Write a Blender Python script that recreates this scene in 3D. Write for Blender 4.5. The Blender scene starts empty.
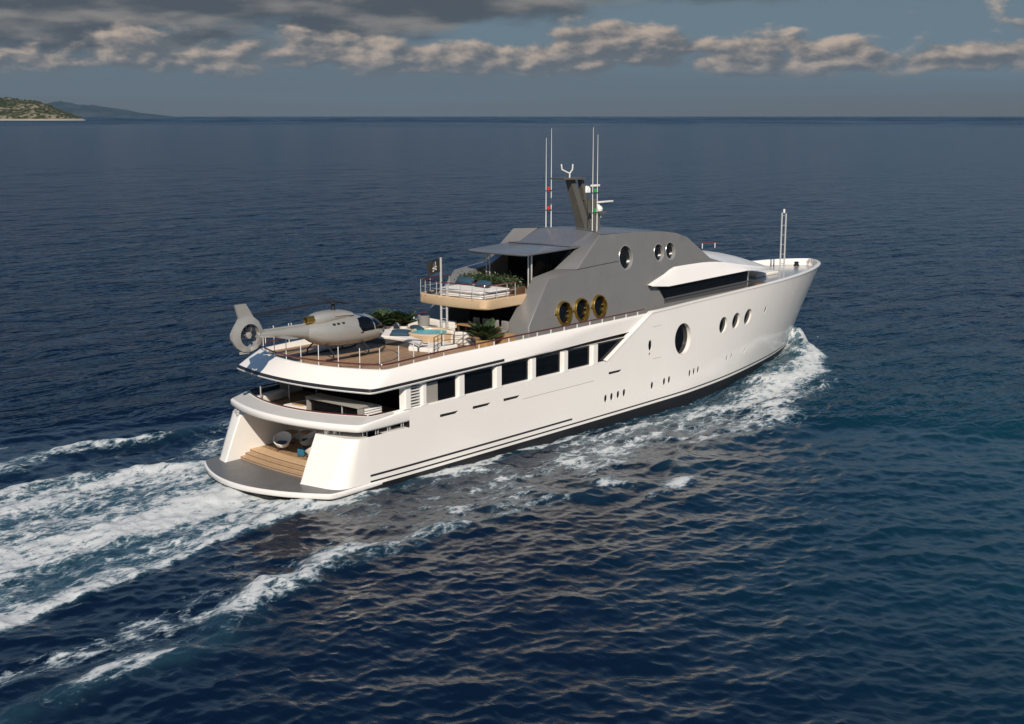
import bpy, bmesh, math, random
import numpy as np
from mathutils import Vector, Matrix
from mathutils.geometry import delaunay_2d_cdt
R = math.radians
random.seed(7)
SC = bpy.context.scene
COL = SC.collection

# ------------------------------------------------------------------ camera
CAM = Vector((-41.73, -51.60, 19.0))
HEAD = R(39.9)
FPX = 1300.0
PITCH = math.atan((362 - 116) / FPX)
cd = bpy.data.cameras.new('camera')
cd.sensor_width = 36.0
cd.lens = 36.0 * FPX / 1024.0
cd.clip_start = 0.5
cd.clip_end = 200000.0
co = bpy.data.objects.new('camera', cd)
COL.objects.link(co)
co.location = CAM
co.rotation_euler = (math.pi / 2 - PITCH, 0, HEAD - math.pi / 2)
SC.camera = co

# ------------------------------------------------------------------ sun, sky, exposure
SUN_AZ = math.atan2(-0.70, -0.72)          # towards the sun, measured from +x to +y
SUN_EL = R(36)
SUN_STRENGTH = 4.8
SKY_STRENGTH = 0.07
EXPOSURE = 0.0
sl = bpy.data.lights.new('sun', 'SUN')
sl.energy = SUN_STRENGTH
sl.angle = R(0.5)
sl.color = (1.0, 0.90, 0.78)
so = bpy.data.objects.new('sun', sl)
COL.objects.link(so)
to_sun = Vector((math.cos(SUN_AZ) * math.cos(SUN_EL), math.sin(SUN_AZ) * math.cos(SUN_EL), math.sin(SUN_EL)))
so.rotation_euler = to_sun.to_track_quat('Z', 'Y').to_euler()
so.location = to_sun * 80

SC.view_settings.view_transform = 'Standard'
SC.view_settings.look = 'None'
SC.view_settings.gamma = 1.0
SC.view_settings.exposure = EXPOSURE
SC.view_settings.use_curve_mapping = False
SC.render.engine = 'CYCLES'
SC.cycles.max_bounces = 6
SC.cycles.diffuse_bounces = 3
SC.cycles.glossy_bounces = 4
SC.cycles.use_denoising = True
SC.cycles.sample_clamp_indirect = 6.0


class NT:
    """small helper for building node trees"""
    def __init__(self, tree):
        self.t = tree
        self.t.nodes.clear()

    def n(self, kind, **kw):
        nd = self.t.nodes.new(kind)
        for k, v in kw.items():
            if k.startswith('i_'):
                key = k[2:]
                nd.inputs[int(key) if key.isdigit() else key.replace('_', ' ')].default_value = v
            else:
                setattr(nd, k, v)
        return nd

    def l(self, a, ao, b, bi):
        self.t.links.new(a.outputs[ao], b.inputs[bi])

    def _set(self, nd, i, v):
        if isinstance(v, tuple) and len(v) == 2 and hasattr(v[0], 'outputs'):
            self.t.links.new(v[0].outputs[v[1]], nd.inputs[i])
        else:
            nd.inputs[i].default_value = v

    def m(self, op, a, b=0.0, c=0.0, clamp=False):
        nd = self.t.nodes.new('ShaderNodeMath')
        nd.operation = op
        nd.use_clamp = clamp
        self._set(nd, 0, a)
        self._set(nd, 1, b)
        self._set(nd, 2, c)
        return (nd, 0)

    def ss(self, x, lo, hi, a=0.0, b=1.0):
        nd = self.t.nodes.new('ShaderNodeMapRange')
        nd.interpolation_type = 'SMOOTHSTEP'
        for i, v in ((0, x), (1, lo), (2, hi), (3, a), (4, b)):
            self._set(nd, i, v)
        return (nd, 0)

    def mix(self, f, a, b, blend='MIX'):
        nd = self.t.nodes.new('ShaderNodeMix')
        nd.data_type = 'RGBA'
        nd.blend_type = blend
        nd.clamp_factor = True
        self._set(nd, 0, f)
        self._set(nd, 6, a)
        self._set(nd, 7, b)
        return (nd, 2)

    def xyz(self, x, y, z):
        nd = self.t.nodes.new('ShaderNodeCombineXYZ')
        for i, v in enumerate((x, y, z)):
            self._set(nd, i, v)
        return (nd, 0)

    def noise(self, vec, scale, detail=5.0, rough=0.55, dist=0.0, out=0):
        nd = self.t.nodes.new('ShaderNodeTexNoise')
        if vec is not None:
            self._set(nd, 'Vector', vec)
        nd.inputs['Scale'].default_value = scale
        nd.inputs['Detail'].default_value = detail
        nd.inputs['Roughness'].default_value = rough
        nd.inputs['Distortion'].default_value = dist
        return (nd, out)


def build_world():
    w = bpy.data.worlds.new('World')
    SC.world = w
    w.use_nodes = True
    T = NT(w.node_tree)
    out = T.n('ShaderNodeOutputWorld')
    bg = T.n('ShaderNodeBackground')
    bg.inputs['Strength'].default_value = SKY_STRENGTH
    T.l(bg, 0, out, 0)
    sky = T.n('ShaderNodeTexSky', sky_type='NISHITA', sun_disc=False)
    sky.sun_elevation = SUN_EL
    sky.sun_rotation = math.pi / 2 - SUN_AZ
    sky.air_density = 1.0
    sky.dust_density = 1.2
    sky.ozone_density = 1.5
    tc = T.n('ShaderNodeTexCoord')
    sep = T.n('ShaderNodeSeparateXYZ')
    T.l(tc, 'Generated', sep, 0)
    X, Y, Z = (sep, 0), (sep, 1), (sep, 2)
    # bearing from the heading of the bay (degrees) and elevation (degrees)
    c, s = math.cos(HEAD), math.sin(HEAD)
    fwd = T.m('ADD', T.m('MULTIPLY', X, c), T.m('MULTIPLY', Y, s))
    rgt = T.m('SUBTRACT', T.m('MULTIPLY', X, s), T.m('MULTIPLY', Y, c))
    az = T.m('MULTIPLY', T.m('ARCTAN2', rgt, fwd), 180 / math.pi)
    el = T.m('MULTIPLY', T.m('ARCSINE', Z), 180 / math.pi)
    S = 1.0 / SKY_STRENGTH

    def col(r, g, b):
        return (r * S, g * S, b * S, 1.0)
    # clear air behind the clouds, a dimmed daylight sky
    base = T.mix(1.0, (sky, 0), (0.46, 0.74, 1.06, 1.0), 'MULTIPLY')
    low = T.mix(T.ss(el, 1.0, 9.0), col(0.118, 0.150, 0.172), base)
    # cloud coordinates; horizontal stretch grows towards the horizon
    vec = T.xyz(T.m('MULTIPLY', az, 0.30), T.m('MULTIPLY', el, 0.62), 3.7)
    vec2 = T.xyz(T.m('ADD', T.m('MULTIPLY', az, 0.30), -0.10), T.m('ADD', T.m('MULTIPLY', el, 0.62), 0.13), 3.7)
    n1 = T.noise(vec, 1.2, 10, 0.53, 0.1)
    n1b = T.noise(vec2, 1.2, 10, 0.53, 0.1)
    big = T.noise(T.xyz(T.m('MULTIPLY', az, 0.10), 0.0, 9.1), 1.0, 2, 0.5)
    # --- cumulus bank standing between 1.5 and 4 degrees
    top = T.m('ADD', 2.55, T.m('MULTIPLY', T.m('SUBTRACT', (big[0], 0), 0.5), 4.4))
    prof = T.m('MULTIPLY', T.ss(el, 1.25, 2.2), T.m('SUBTRACT', 1.0, T.ss(el, top, T.m('ADD', top, 1.75))))
    dens = T.m('ADD', T.m('MULTIPLY', prof, 0.56), T.m('MULTIPLY', T.m('SUBTRACT', n1, 0.5), 1.9))
    cum = T.ss(dens, 0.20, 0.50)
    lit = T.m('MULTIPLY', T.m('SUBTRACT', n1, n1b), 5.5)
    lit = T.m('ADD', lit, T.m('MULTIPLY', T.m('SUBTRACT', el, top), 0.33))
    litf = T.ss(lit, -0.45, 1.05)
    ccol = T.mix(litf, col(0.118, 0.132, 0.146), col(0.485, 0.392, 0.318))
    # --- haze below the bank swallows its base
    ccol = T.mix(T.ss(el, 1.2, 2.3), col(0.120, 0.146, 0.163), ccol)
    # --- dark stratocumulus above, heavier towards the left
    v3 = T.xyz(T.m('MULTIPLY', az, 0.14), T.m('MULTIPLY', el, 0.36), 21.3)
    n3 = T.noise(v3, 1.0, 7, 0.55, 0.2)
    edge = T.m('ADD', T.m('SUBTRACT', T.m('ADD', el, T.m('MULTIPLY', az, -0.075)), 3.65), T.m('MULTIPLY', T.m('SUBTRACT', n3, 0.5), 6.5))
    strat = T.m('MULTIPLY', T.ss(edge, -0.2, 1.1), T.m('SUBTRACT', 1.0, T.m('MULTIPLY', T.ss(el, 5.3, 8.5), 0.97)))
    n4 = T.noise(T.xyz(T.m('MULTIPLY', az, 0.22), T.m('MULTIPLY', el, 0.9), 2.2), 1.0, 6, 0.55)
    scol = T.mix(T.ss(n4, 0.46, 0.74), col(0.076, 0.090, 0.106), col(0.225, 0.215, 0.205))
    # blue sky between the layers opens towards the right
    gap = T.mix(T.ss(T.m('ADD', el, T.m('MULTIPLY', az, 0.06)), 1.2, 4.2), low, col(0.140, 0.198, 0.240))
    gap = T.mix(T.ss(el, 5.2, 9.0), gap, col(0.140, 0.245, 0.375))
    gapf = T.ss(el, 14.0, 36.0)
    skyc = T.mix(gapf, gap, base)
    a = T.mix(strat, skyc, scol)
    b = T.mix(T.m('MULTIPLY', cum, T.m('SUBTRACT', 1.0, T.ss(el, 5.5, 8.0))), a, ccol)
    # close to the horizon: plain grey-blue air
    hz = T.mix(T.ss(el, 0.0, 1.5), col(0.110, 0.106, 0.094), col(0.112, 0.132, 0.142))
    fin = T.mix(T.ss(el, 0.7, 2.0), hz, b)
    T.t.links.new(fin[0].outputs[fin[1]], bg.inputs['Color'])
    w.cycles.sampling_method = 'MANUAL'
    w.cycles.sample_map_resolution = 512


build_world()

# ------------------------------------------------------------------ mesh and material helpers
class MB:
    """collects faces of several shapes and links them as one mesh object"""
    def __init__(self):
        self.v, self.f, self.m = [], [], []

    def add(self, vs, fs, mi=0):
        o = len(self.v)
        self.v += [tuple(p) for p in vs]
        self.f += [tuple(o + i for i in q) for q in fs]
        self.m += [mi] * len(fs)
        return self

    def box(self, a, b, mi=0, bev=0.0):
        x0, y0, z0 = a
        x1, y1, z1 = b
        if x0 > x1: x0, x1 = x1, x0
        if y0 > y1: y0, y1 = y1, y0
        if z0 > z1: z0, z1 = z1, z0
        if bev <= 0:
            vs = [(x0, y0, z0), (x1, y0, z0), (x1, y1, z0), (x0, y1, z0), (x0, y0, z1), (x1, y0, z1), (x1, y1, z1), (x0, y1, z1)]
            fs = [(0, 3, 2, 1), (4, 5, 6, 7), (0, 1, 5, 4), (1, 2, 6, 5), (2, 3, 7, 6), (3, 0, 4, 7)]
            return self.add(vs, fs, mi)
        bm = bmesh.new()
        bmesh.ops.create_cube(bm, size=1.0)
        for v in bm.verts:
            v.co = Vector(((v.co.x + .5) * (x1 - x0) + x0, (v.co.y + .5) * (y1 - y0) + y0, (v.co.z + .5) * (z1 - z0) + z0))
        bmesh.ops.bevel(bm, geom=bm.edges[:], offset=min(bev, 0.45 * min(x1 - x0, y1 - y0, z1 - z0)), segments=3, profile=0.5, affect='EDGES')
        self.bm(bm, mi)
        return self

    def bm(self, bm, mi=0, mat=None):
        bm.verts.index_update()
        vs = [(mat @ v.co if mat else v.co) for v in bm.verts]
        fs = [[v.index for v in f.verts] for f in bm.faces]
        bm.free()
        return self.add([tuple(p) for p in vs], fs, mi)

    def tube(self, pts, r, mi=0, n=8, closed=False, caps=True):
        P = [Vector(p) for p in pts]
        rad = r if isinstance(r, (list, tuple)) else [r] * len(P)
        vs, fs = [], []
        N = len(P)
        up = None
        for i, p in enumerate(P):
            if closed:
                d = P[(i + 1) % N] - P[i - 1]
            elif i == 0:
                d = P[1] - P[0]
            elif i == N - 1:
                d = P[-1] - P[-2]
            else:
                d = (P[i + 1] - P[i]).normalized() + (P[i] - P[i - 1]).normalized()
            d.normalize()
            if up is None:
                up = Vector((0, 0, 1)) if abs(d.z) < 0.9 else Vector((1, 0, 0))
            a = d.cross(up)
            if a.length < 1e-4:
                a = d.cross(Vector((0, 1, 0)))
            a.normalize()
            b = a.cross(d).normalized()
            up = b
            for k in range(n):
                t = 2 * math.pi * k / n
                vs.append(p + (a * math.cos(t) + b * math.sin(t)) * rad[i])
        rings = N if closed else N - 1
        for i in range(rings):
            j = (i + 1) % N
            for k in range(n):
                l = (k + 1) % n
                fs.append((i * n + k, i * n + l, j * n + l, j * n + k))
        if caps and not closed:
            fs.append(tuple(range(n - 1, -1, -1)))
            fs.append(tuple((N - 1) * n + k for k in range(n)))
        return self.add(vs, fs, mi)

    def lathe(self, prof, c=(0, 0, 0), axis='z', n=24, mi=0, capa=True, capb=True):
        """prof: list of (radius, height)"""
        vs, fs = [], []
        for r, h in prof:
            for k in range(n):
                t = 2 * math.pi * k / n
                p = (r * math.cos(t), r * math.sin(t), h)
                if axis == 'y':
                    p = (p[0], h, p[1])
                elif axis == 'x':
                    p = (h, p[0], p[1])
                vs.append((p[0] + c[0], p[1] + c[1], p[2] + c[2]))
        for i in range(len(prof) - 1):
            for k in range(n):
                l = (k + 1) % n
                fs.append((i * n + k, i * n + l, (i + 1) * n + l, (i + 1) * n + k))
        if capa: fs.append(tuple(range(n - 1, -1, -1)))
        if capb: fs.append(tuple((len(prof) - 1) * n + k for k in range(n)))
        return self.add(vs, fs, mi)

    def loft(self, loops, closed=False, mi=0, cap0=False, cap1=False):
        n = len(loops[0])
        vs = [p for lp in loops for p in lp]
        fs = []
        for i in range(len(loops) - 1):
            for k in range(n if closed else n - 1):
                l = (k + 1) % n
                fs.append((i * n + k, i * n + l, (i + 1) * n + l, (i + 1) * n + k))
        if cap0: fs.append(tuple(range(n - 1, -1, -1)))
        if cap1: fs.append(tuple((len(loops) - 1) * n + k for k in range(n)))
        return self.add(vs, fs, mi)

    def build_split(self, name, mats, parent=None, **kw):
        """one object for each connected piece"""
        par = list(range(len(self.v)))
        def find(i):
            while par[i] != i:
                par[i] = par[par[i]]
                i = par[i]
            return i
        for f in self.f:
            for i in f[1:]:
                par[find(i)] = find(f[0])
        groups = {}
        for f, mi in zip(self.f, self.m):
            groups.setdefault(find(f[0]), []).append((f, mi))
        out = []
        for fs in groups.values():
            ids = sorted({i for f, _ in fs for i in f})
            mp = {i: k for k, i in enumerate(ids)}
            b = MB()
            b.v = [self.v[i] for i in ids]
            b.f = [tuple(mp[i] for i in f) for f, _ in fs]
            b.m = [mi for _, mi in fs]
            out.append(b.build(name, mats, parent, **kw))
        return out

    def prism(self, poly, z0, z1, mi=0, axis='z'):
        """closed polygon of 2D points extruded between two heights"""
        def P(p, h):
            return {'z': (p[0], p[1], h), 'y': (p[0], h, p[1]), 'x': (h, p[0], p[1])}[axis]
        n = len(poly)
        vs = [P(p, z0) for p in poly] + [P(p, z1) for p in poly]
        fs = [tuple(range(n - 1, -1, -1)), tuple(range(n, 2 * n))]
        fs += [(k, (k + 1) % n, n + (k + 1) % n, n + k) for k in range(n)]
        return self.add(vs, fs, mi)

    def quad(self, a, b, c, d, mi=0):
        return self.add([a, b, c, d], [(0, 1, 2, 3)], mi)

    def mirror_y(self):
        o = len(self.v)
        self.v += [(x, -y, z) for x, y, z in self.v]
        self.f += [tuple(o + i for i in reversed(q)) for q in self.f]
        self.m += list(self.m)
        return self

    def build(self, name, mats, parent=None, smooth=True, ang=32, loc=None, bevel=0.0, recalc=True):
        me = bpy.data.meshes.new(name)
        me.from_pydata(self.v, [], self.f)
        if not isinstance(mats, (list, tuple)):
            mats = [mats]
        for m in mats:
            me.materials.append(m)
        if len(mats) > 1:
            me.polygons.foreach_set('material_index', self.m)
        if recalc:
            bm = bmesh.new()
            bm.from_mesh(me)
            bmesh.ops.remove_doubles(bm, verts=bm.verts[:], dist=1e-5)
            bmesh.ops.recalc_face_normals(bm, faces=bm.faces[:])
            bm.to_mesh(me)
            bm.free()
        if smooth:
            me.shade_smooth()
            me.set_sharp_from_angle(angle=R(ang))
        me.update()
        o = bpy.data.objects.new(name, me)
        COL.objects.link(o)
        if parent is not None:
            o.parent = parent
        if loc is not None:
            o.location = loc
        if bevel > 0:
            b = o.modifiers.new('bevel', 'BEVEL')
            b.width = bevel
            b.segments = 2
            b.limit_method = 'ANGLE'
            b.angle_limit = R(40)
        return o


def tag(o, label=None, cat=None, group=None, kind=None):
    if label: o['label'] = label
    if cat: o['category'] = cat
    if group: o['group'] = group
    if kind: o['kind'] = kind
    return o


def thing(name, label, cat, loc=(0, 0, 0), rz=0.0, group=None):
    o = bpy.data.objects.new(name, None)
    o.empty_display_size = 0.3
    COL.objects.link(o)
    o.location = loc
    o.rotation_euler = (0, 0, rz)
    return tag(o, label, cat, group)


def copy_tree(o, parent=None):
    c = o.copy()
    COL.objects.link(c)
    c.parent = parent
    for ch in [x for x in bpy.data.objects if x.parent == o]:
        copy_tree(ch, c)
    return c


def fillet(pts, rad, n=6):
    out = []
    for i, p in enumerate(pts):
        r = rad[i]
        if r <= 0 or i in (0, len(pts) - 1):
            out.append(tuple(p))
            continue
        P = Vector(p)
        a = (Vector(pts[i - 1]) - P)
        b = (Vector(pts[i + 1]) - P)
        ra, rb = min(r, a.length * .49), min(r, b.length * .49)
        A, B = P + a.normalized() * ra, P + b.normalized() * rb
        for k in range(n + 1):
            t = k / n
            out.append(tuple(A * (1 - t) ** 2 + P * 2 * t * (1 - t) + B * t * t))
    return out


def mat(name, base, rough=0.4, metal=0.0, noise=0.0, nscale=3.0, coat=0.0, bump=0.0, bscale=40.0, spec=None, dark=None):
    m = bpy.data.materials.new(name)
    m.use_nodes = True
    T = NT(m.node_tree)
    out = T.n('ShaderNodeOutputMaterial')
    p = T.n('ShaderNodeBsdfPrincipled')
    T.l(p, 0, out, 0)
    p.inputs['Base Color'].default_value = (*base, 1)
    p.inputs['Roughness'].default_value = rough
    p.inputs['Metallic'].default_value = metal
    if coat:
        p.inputs['Coat Weight'].default_value = coat
        p.inputs['Coat Roughness'].default_value = 0.08
    if spec is not None:
        p.inputs['Specular IOR Level'].default_value = spec
    if noise > 0 or bump > 0:
        tc = T.n('ShaderNodeTexCoord')
    if noise > 0:
        nz = T.noise((tc, 'Object'), nscale, 6, 0.6)
        d = dark or tuple(c * (1 - noise) for c in base)
        mx = T.mix(T.ss(nz, 0.3, 0.7), (*d, 1), (*base, 1))
        T.t.links.new(mx[0].outputs[mx[1]], p.inputs['Base Color'])
        rr = T.ss(nz, 0.25, 0.75, max(0.02, rough * 0.8), min(1, rough * 1.2))
        T.t.links.new(rr[0].outputs[0], p.inputs['Roughness'])
    if bump > 0:
        bn = T.noise((tc, 'Object'), bscale, 4, 0.6)
        b = T.n('ShaderNodeBump')
        b.inputs['Strength'].default_value = bump
        b.inputs['Distance'].default_value = 0.02
        T.t.links.new(bn[0].outputs[0], b.inputs['Height'])
        T.l(b, 0, p, 'Normal')
    return m


def teak(name, base, axis=1, plank=0.09):
    m = bpy.data.materials.new(name)
    m.use_nodes = True
    T = NT(m.node_tree)
    out = T.n('ShaderNodeOutputMaterial')
    p = T.n('ShaderNodeBsdfPrincipled')
    T.l(p, 0, out, 0)
    p.inputs['Roughness'].default_value = 0.62
    tc = T.n('ShaderNodeTexCoord')
    sep = T.n('ShaderNodeSeparateXYZ')
    T.l(tc, 'Object', sep, 0)
    u = (sep, axis)
    fr = T.m('FRACT', T.m('DIVIDE', u, plank))
    seam = T.m('LESS_THAN', fr, 0.09)
    idx = T.m('FLOOR', T.m('DIVIDE', u, plank))
    wn = T.n('ShaderNodeTexWhiteNoise', noise_dimensions='1D')
    T.t.links.new(idx[0].outputs[0], wn.inputs['W'])
    tone = T.ss((wn, 0), 0.0, 1.0, 0.78, 1.12)
    st = T.noise(T.xyz(T.m('MULTIPLY', (sep, 0), 1.2), T.m('MULTIPLY', (sep, 1), 9.0), (sep, 2)), 2.0, 5, 0.6)
    g = T.m('MULTIPLY', tone, T.ss(st, 0.3, 0.75, 0.82, 1.1))
    c1 = T.n('ShaderNodeVectorMath', operation='SCALE')
    c1.inputs[0].default_value = base
    T.t.links.new(g[0].outputs[0], c1.inputs['Scale'])
    c = T.mix(T.m('MULTIPLY', seam, 0.75), (c1, 0), (0.03, 0.025, 0.02, 1))
    T.t.links.new(c[0].outputs[c[1]], p.inputs['Base Color'])
    return m


M = {}
M['white'] = mat('white_gelcoat', (0.82, 0.785, 0.735), 0.24, noise=0.01, nscale=0.6, coat=0.35)
M['white_rough'] = mat('white_paint', (0.78, 0.76, 0.72), 0.5, noise=0.05, nscale=1.2)
M['boot'] = mat('black_antifouling', (0.012, 0.012, 0.014), 0.45, noise=0.3, nscale=1.5)
M['stripe'] = mat('dark_stripe', (0.022, 0.023, 0.026), 0.35)
M['grey'] = mat('grey_metallic_paint', (0.225, 0.220, 0.211), 0.32, metal=0.25, noise=0.06, nscale=0.9)
M['light_grey'] = mat('light_grey_deck_paint', (0.46, 0.45, 0.43), 0.45, noise=0.04, nscale=1.5)
M['roof'] = mat('slate_roof_paint', (0.125, 0.128, 0.138), 0.30, noise=0.05, nscale=0.9, coat=0.2)
M['grey_dark'] = mat('dark_grey_paint', (0.075, 0.075, 0.077), 0.4, noise=0.1, nscale=1.0)
M['platform'] = mat('grey_platform_deck', (0.135, 0.133, 0.130), 0.45, noise=0.15, nscale=2.0, bump=0.15, bscale=25)
M['teak'] = teak('teak_planks', (0.36, 0.225, 0.125), 1, 0.11)
M['teak_x'] = teak('teak_step', (0.54, 0.365, 0.21), 2, 0.5)
M['tan'] = mat('tan_lacquer', (0.60, 0.43, 0.265), 0.4, noise=0.06, nscale=1.5, coat=0.2)
M['rail'] = mat('varnished_mahogany', (0.105, 0.020, 0.012), 0.22, noise=0.3, nscale=6, coat=0.5)
M['glass'] = mat('dark_window_glass', (0.005, 0.006, 0.008), 0.04, noise=0.3, nscale=0.8, spec=0.28)
M['black'] = mat('black_interior', (0.012, 0.011, 0.010), 0.55, noise=0.3, nscale=1)
M['chrome'] = mat('polished_steel', (0.74, 0.73, 0.71), 0.26, metal=0.55)
M['steel_white'] = mat('white_steel_post', (0.70, 0.69, 0.66), 0.35)
M['brass'] = mat('polished_brass', (0.50, 0.33, 0.08), 0.25, metal=0.9, noise=0.15, nscale=5)
M['black_steel'] = mat('black_steel', (0.015, 0.015, 0.016), 0.35)
M['fabric_white'] = mat('white_upholstery', (0.74, 0.70, 0.64), 0.85, noise=0.05, nscale=4, bump=0.3, bscale=30)
M['fabric_grey'] = mat('grey_upholstery', (0.23, 0.22, 0.21), 0.9, noise=0.12, nscale=5, bump=0.3, bscale=30)
M['fabric_blue'] = mat('petrol_blue_fabric', (0.018, 0.060, 0.095), 0.85, noise=0.25, nscale=7, bump=0.4, bscale=20)
M['taupe'] = mat('taupe_lacquer', (0.30, 0.28, 0.25), 0.45, noise=0.05, nscale=2)
M['pool'] = mat('pool_water', (0.16, 0.52, 0.53), 0.08, noise=0.18, nscale=3, bump=0.35, bscale=9)
M['heli'] = mat('champagne_heli_paint', (0.345, 0.335, 0.31), 0.28, metal=0.25, noise=0.04, nscale=1.2, coat=0.4)
M['heli_dark'] = mat('dark_rotor', (0.014, 0.015, 0.017), 0.5)
M['leaf'] = mat('dark_leaf', (0.030, 0.058, 0.018), 0.5, noise=0.5, nscale=4)
M['leaf2'] = mat('olive_leaf', (0.055, 0.085, 0.025), 0.5, noise=0.5, nscale=4)
M['red'] = mat('red_lamp', (0.55, 0.03, 0.03), 0.3)
M['green'] = mat('green_lamp', (0.02, 0.30, 0.06), 0.3)
M['mast'] = mat('mast_grey', (0.115, 0.108, 0.092), 0.5, noise=0.12, nscale=2)
M['wood'] = mat('oak_table', (0.42, 0.25, 0.11), 0.45, noise=0.2, nscale=4)
M['brown'] = mat('brown_leather', (0.11, 0.06, 0.035), 0.6, noise=0.2, nscale=4)
M['foredeck'] = mat('grey_foredeck', (0.36, 0.35, 0.335), 0.16, noise=0.05, nscale=1.0)
M['silver'] = mat('satin_silver', (0.72, 0.70, 0.66), 0.3, metal=0.7)
M['flag'] = mat('black_flag_cloth', (0.014, 0.012, 0.010), 0.9, noise=0.3, nscale=6)
M['bone'] = mat('bone_white_print', (0.72, 0.68, 0.60), 0.9)
# ------------------------------------------------------------------ the sea
RNG = np.random.default_rng(11)


class Tile:
    """a periodic random field on an N x N grid, sampled bilinearly"""
    def __init__(self, a, L, rot):
        self.a, self.L = a, L
        self.c, self.s = math.cos(rot), math.sin(rot)

    def __call__(self, x, y, a=None):
        a = self.a if a is None else a
        N = a.shape[0]
        u = (x * self.c + y * self.s) / self.L * N
        v = (-x * self.s + y * self.c) / self.L * N
        i = np.floor(u).astype(np.int64)
        j = np.floor(v).astype(np.int64)
        fu, fv = u - i, v - j
        i0, i1, j0, j1 = i % N, (i + 1) % N, j % N, (j + 1) % N
        return (a[i0, j0] * (1 - fu) * (1 - fv) + a[i1, j0] * fu * (1 - fv) + a[i0, j1] * (1 - fu) * fv + a[i1, j1] * fu * fv)


def kgrid(N, L):
    k = np.fft.fftfreq(N, d=L / N) * 2 * np.pi
    return np.meshgrid(k, k, indexing='ij')


def wave_band(N, L, lo, hi, rms, wind, rot, spread=2.0, slope=-4.0):
    """height and the two sideways displacements of one band of wind waves"""
    kx, ky = kgrid(N, L)
    k = np.sqrt(kx * kx + ky * ky)
    k[0, 0] = 1
    lam = 2 * np.pi / k
    ang = np.arctan2(ky, kx) - (wind - rot)
    amp = k ** (slope / 2) * np.abs(np.cos(ang)) ** spread
    amp = amp * (1 / (1 + np.exp(-(lam - lo) / (0.12 * lo)))) * (1 / (1 + np.exp((lam - hi) / (0.15 * hi))))
    amp[0, 0] = 0
    ph = RNG.normal(size=(N, N)) + 1j * RNG.normal(size=(N, N))
    F = amp * ph
    h = np.fft.ifft2(F).real
    s = rms / h.std()
    dx = np.fft.ifft2(-1j * kx / k * F).real * s
    dy = np.fft.ifft2(-1j * ky / k * F).real * s
    h = h * s
    t = Tile(h, L, rot)
    t.dx, t.dy = dx, dy
    t.lo = lo
    g = L / N
    t.slope2 = 0.5 * (((np.roll(h, -1, 0) - h) / g) ** 2 + ((np.roll(h, -1, 1) - h) / g) ** 2).mean()
    return t


def field(N, L, expo, lo, hi, rot, ax=1.0):
    """isotropic (ax=1) or stretched random field with zero mean, unit deviation"""
    kx, ky = kgrid(N, L)
    k = np.sqrt((kx * ax) ** 2 + ky ** 2)
    k[0, 0] = 1
    lam = 2 * np.pi / k
    a = k ** expo * (lam > lo) * (lam < hi)
    a[0, 0] = 0
    f = np.fft.ifft2(a * (RNG.normal(size=(N, N)) + 1j * RNG.normal(size=(N, N)))).real
    return Tile(f / f.std(), L, rot)


def sst(x, a, b):
    t = np.clip((x - a) / (b - a), 0, 1)
    return t * t * (3 - 2 * t)


def seg_dist(px, py, pts):
    """distance to a polyline, and the share of its length at the closest point"""
    best = np.full(px.shape, 1e9)
    par = np.zeros(px.shape)
    side = np.zeros(px.shape)
    tot = 0
    L = [math.hypot(pts[i + 1][0] - pts[i][0], pts[i + 1][1] - pts[i][1]) for i in range(len(pts) - 1)]
    for i in range(len(pts) - 1):
        ax, ay = pts[i]
        bx, by = pts[i + 1]
        dx, dy = bx - ax, by - ay
        t = np.clip(((px - ax) * dx + (py - ay) * dy) / (dx * dx + dy * dy), 0, 1)
        d = np.hypot(px - ax - t * dx, py - ay - t * dy)
        m = d < best
        best = np.where(m, d, best)
        par = np.where(m, (tot + t * L[i]) / sum(L), par)
        side = np.where(m, np.sign((px - ax) * dy - (py - ay) * dx), side)
        tot += L[i]
    return best, par, side


def water_half(x):
    """half breadth of the hull at the water"""
    return np.interp(x, [-2, -0.5, 2, 6, 12, 20, 28, 34, 41, 47.8, 51, 55.4, 56.3], [3.4, 4.4, 4.7, 5.0, 5.2, 5.3, 5.25, 5.0, 4.15, 2.85, 1.95, 0.5, 0.0])


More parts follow.
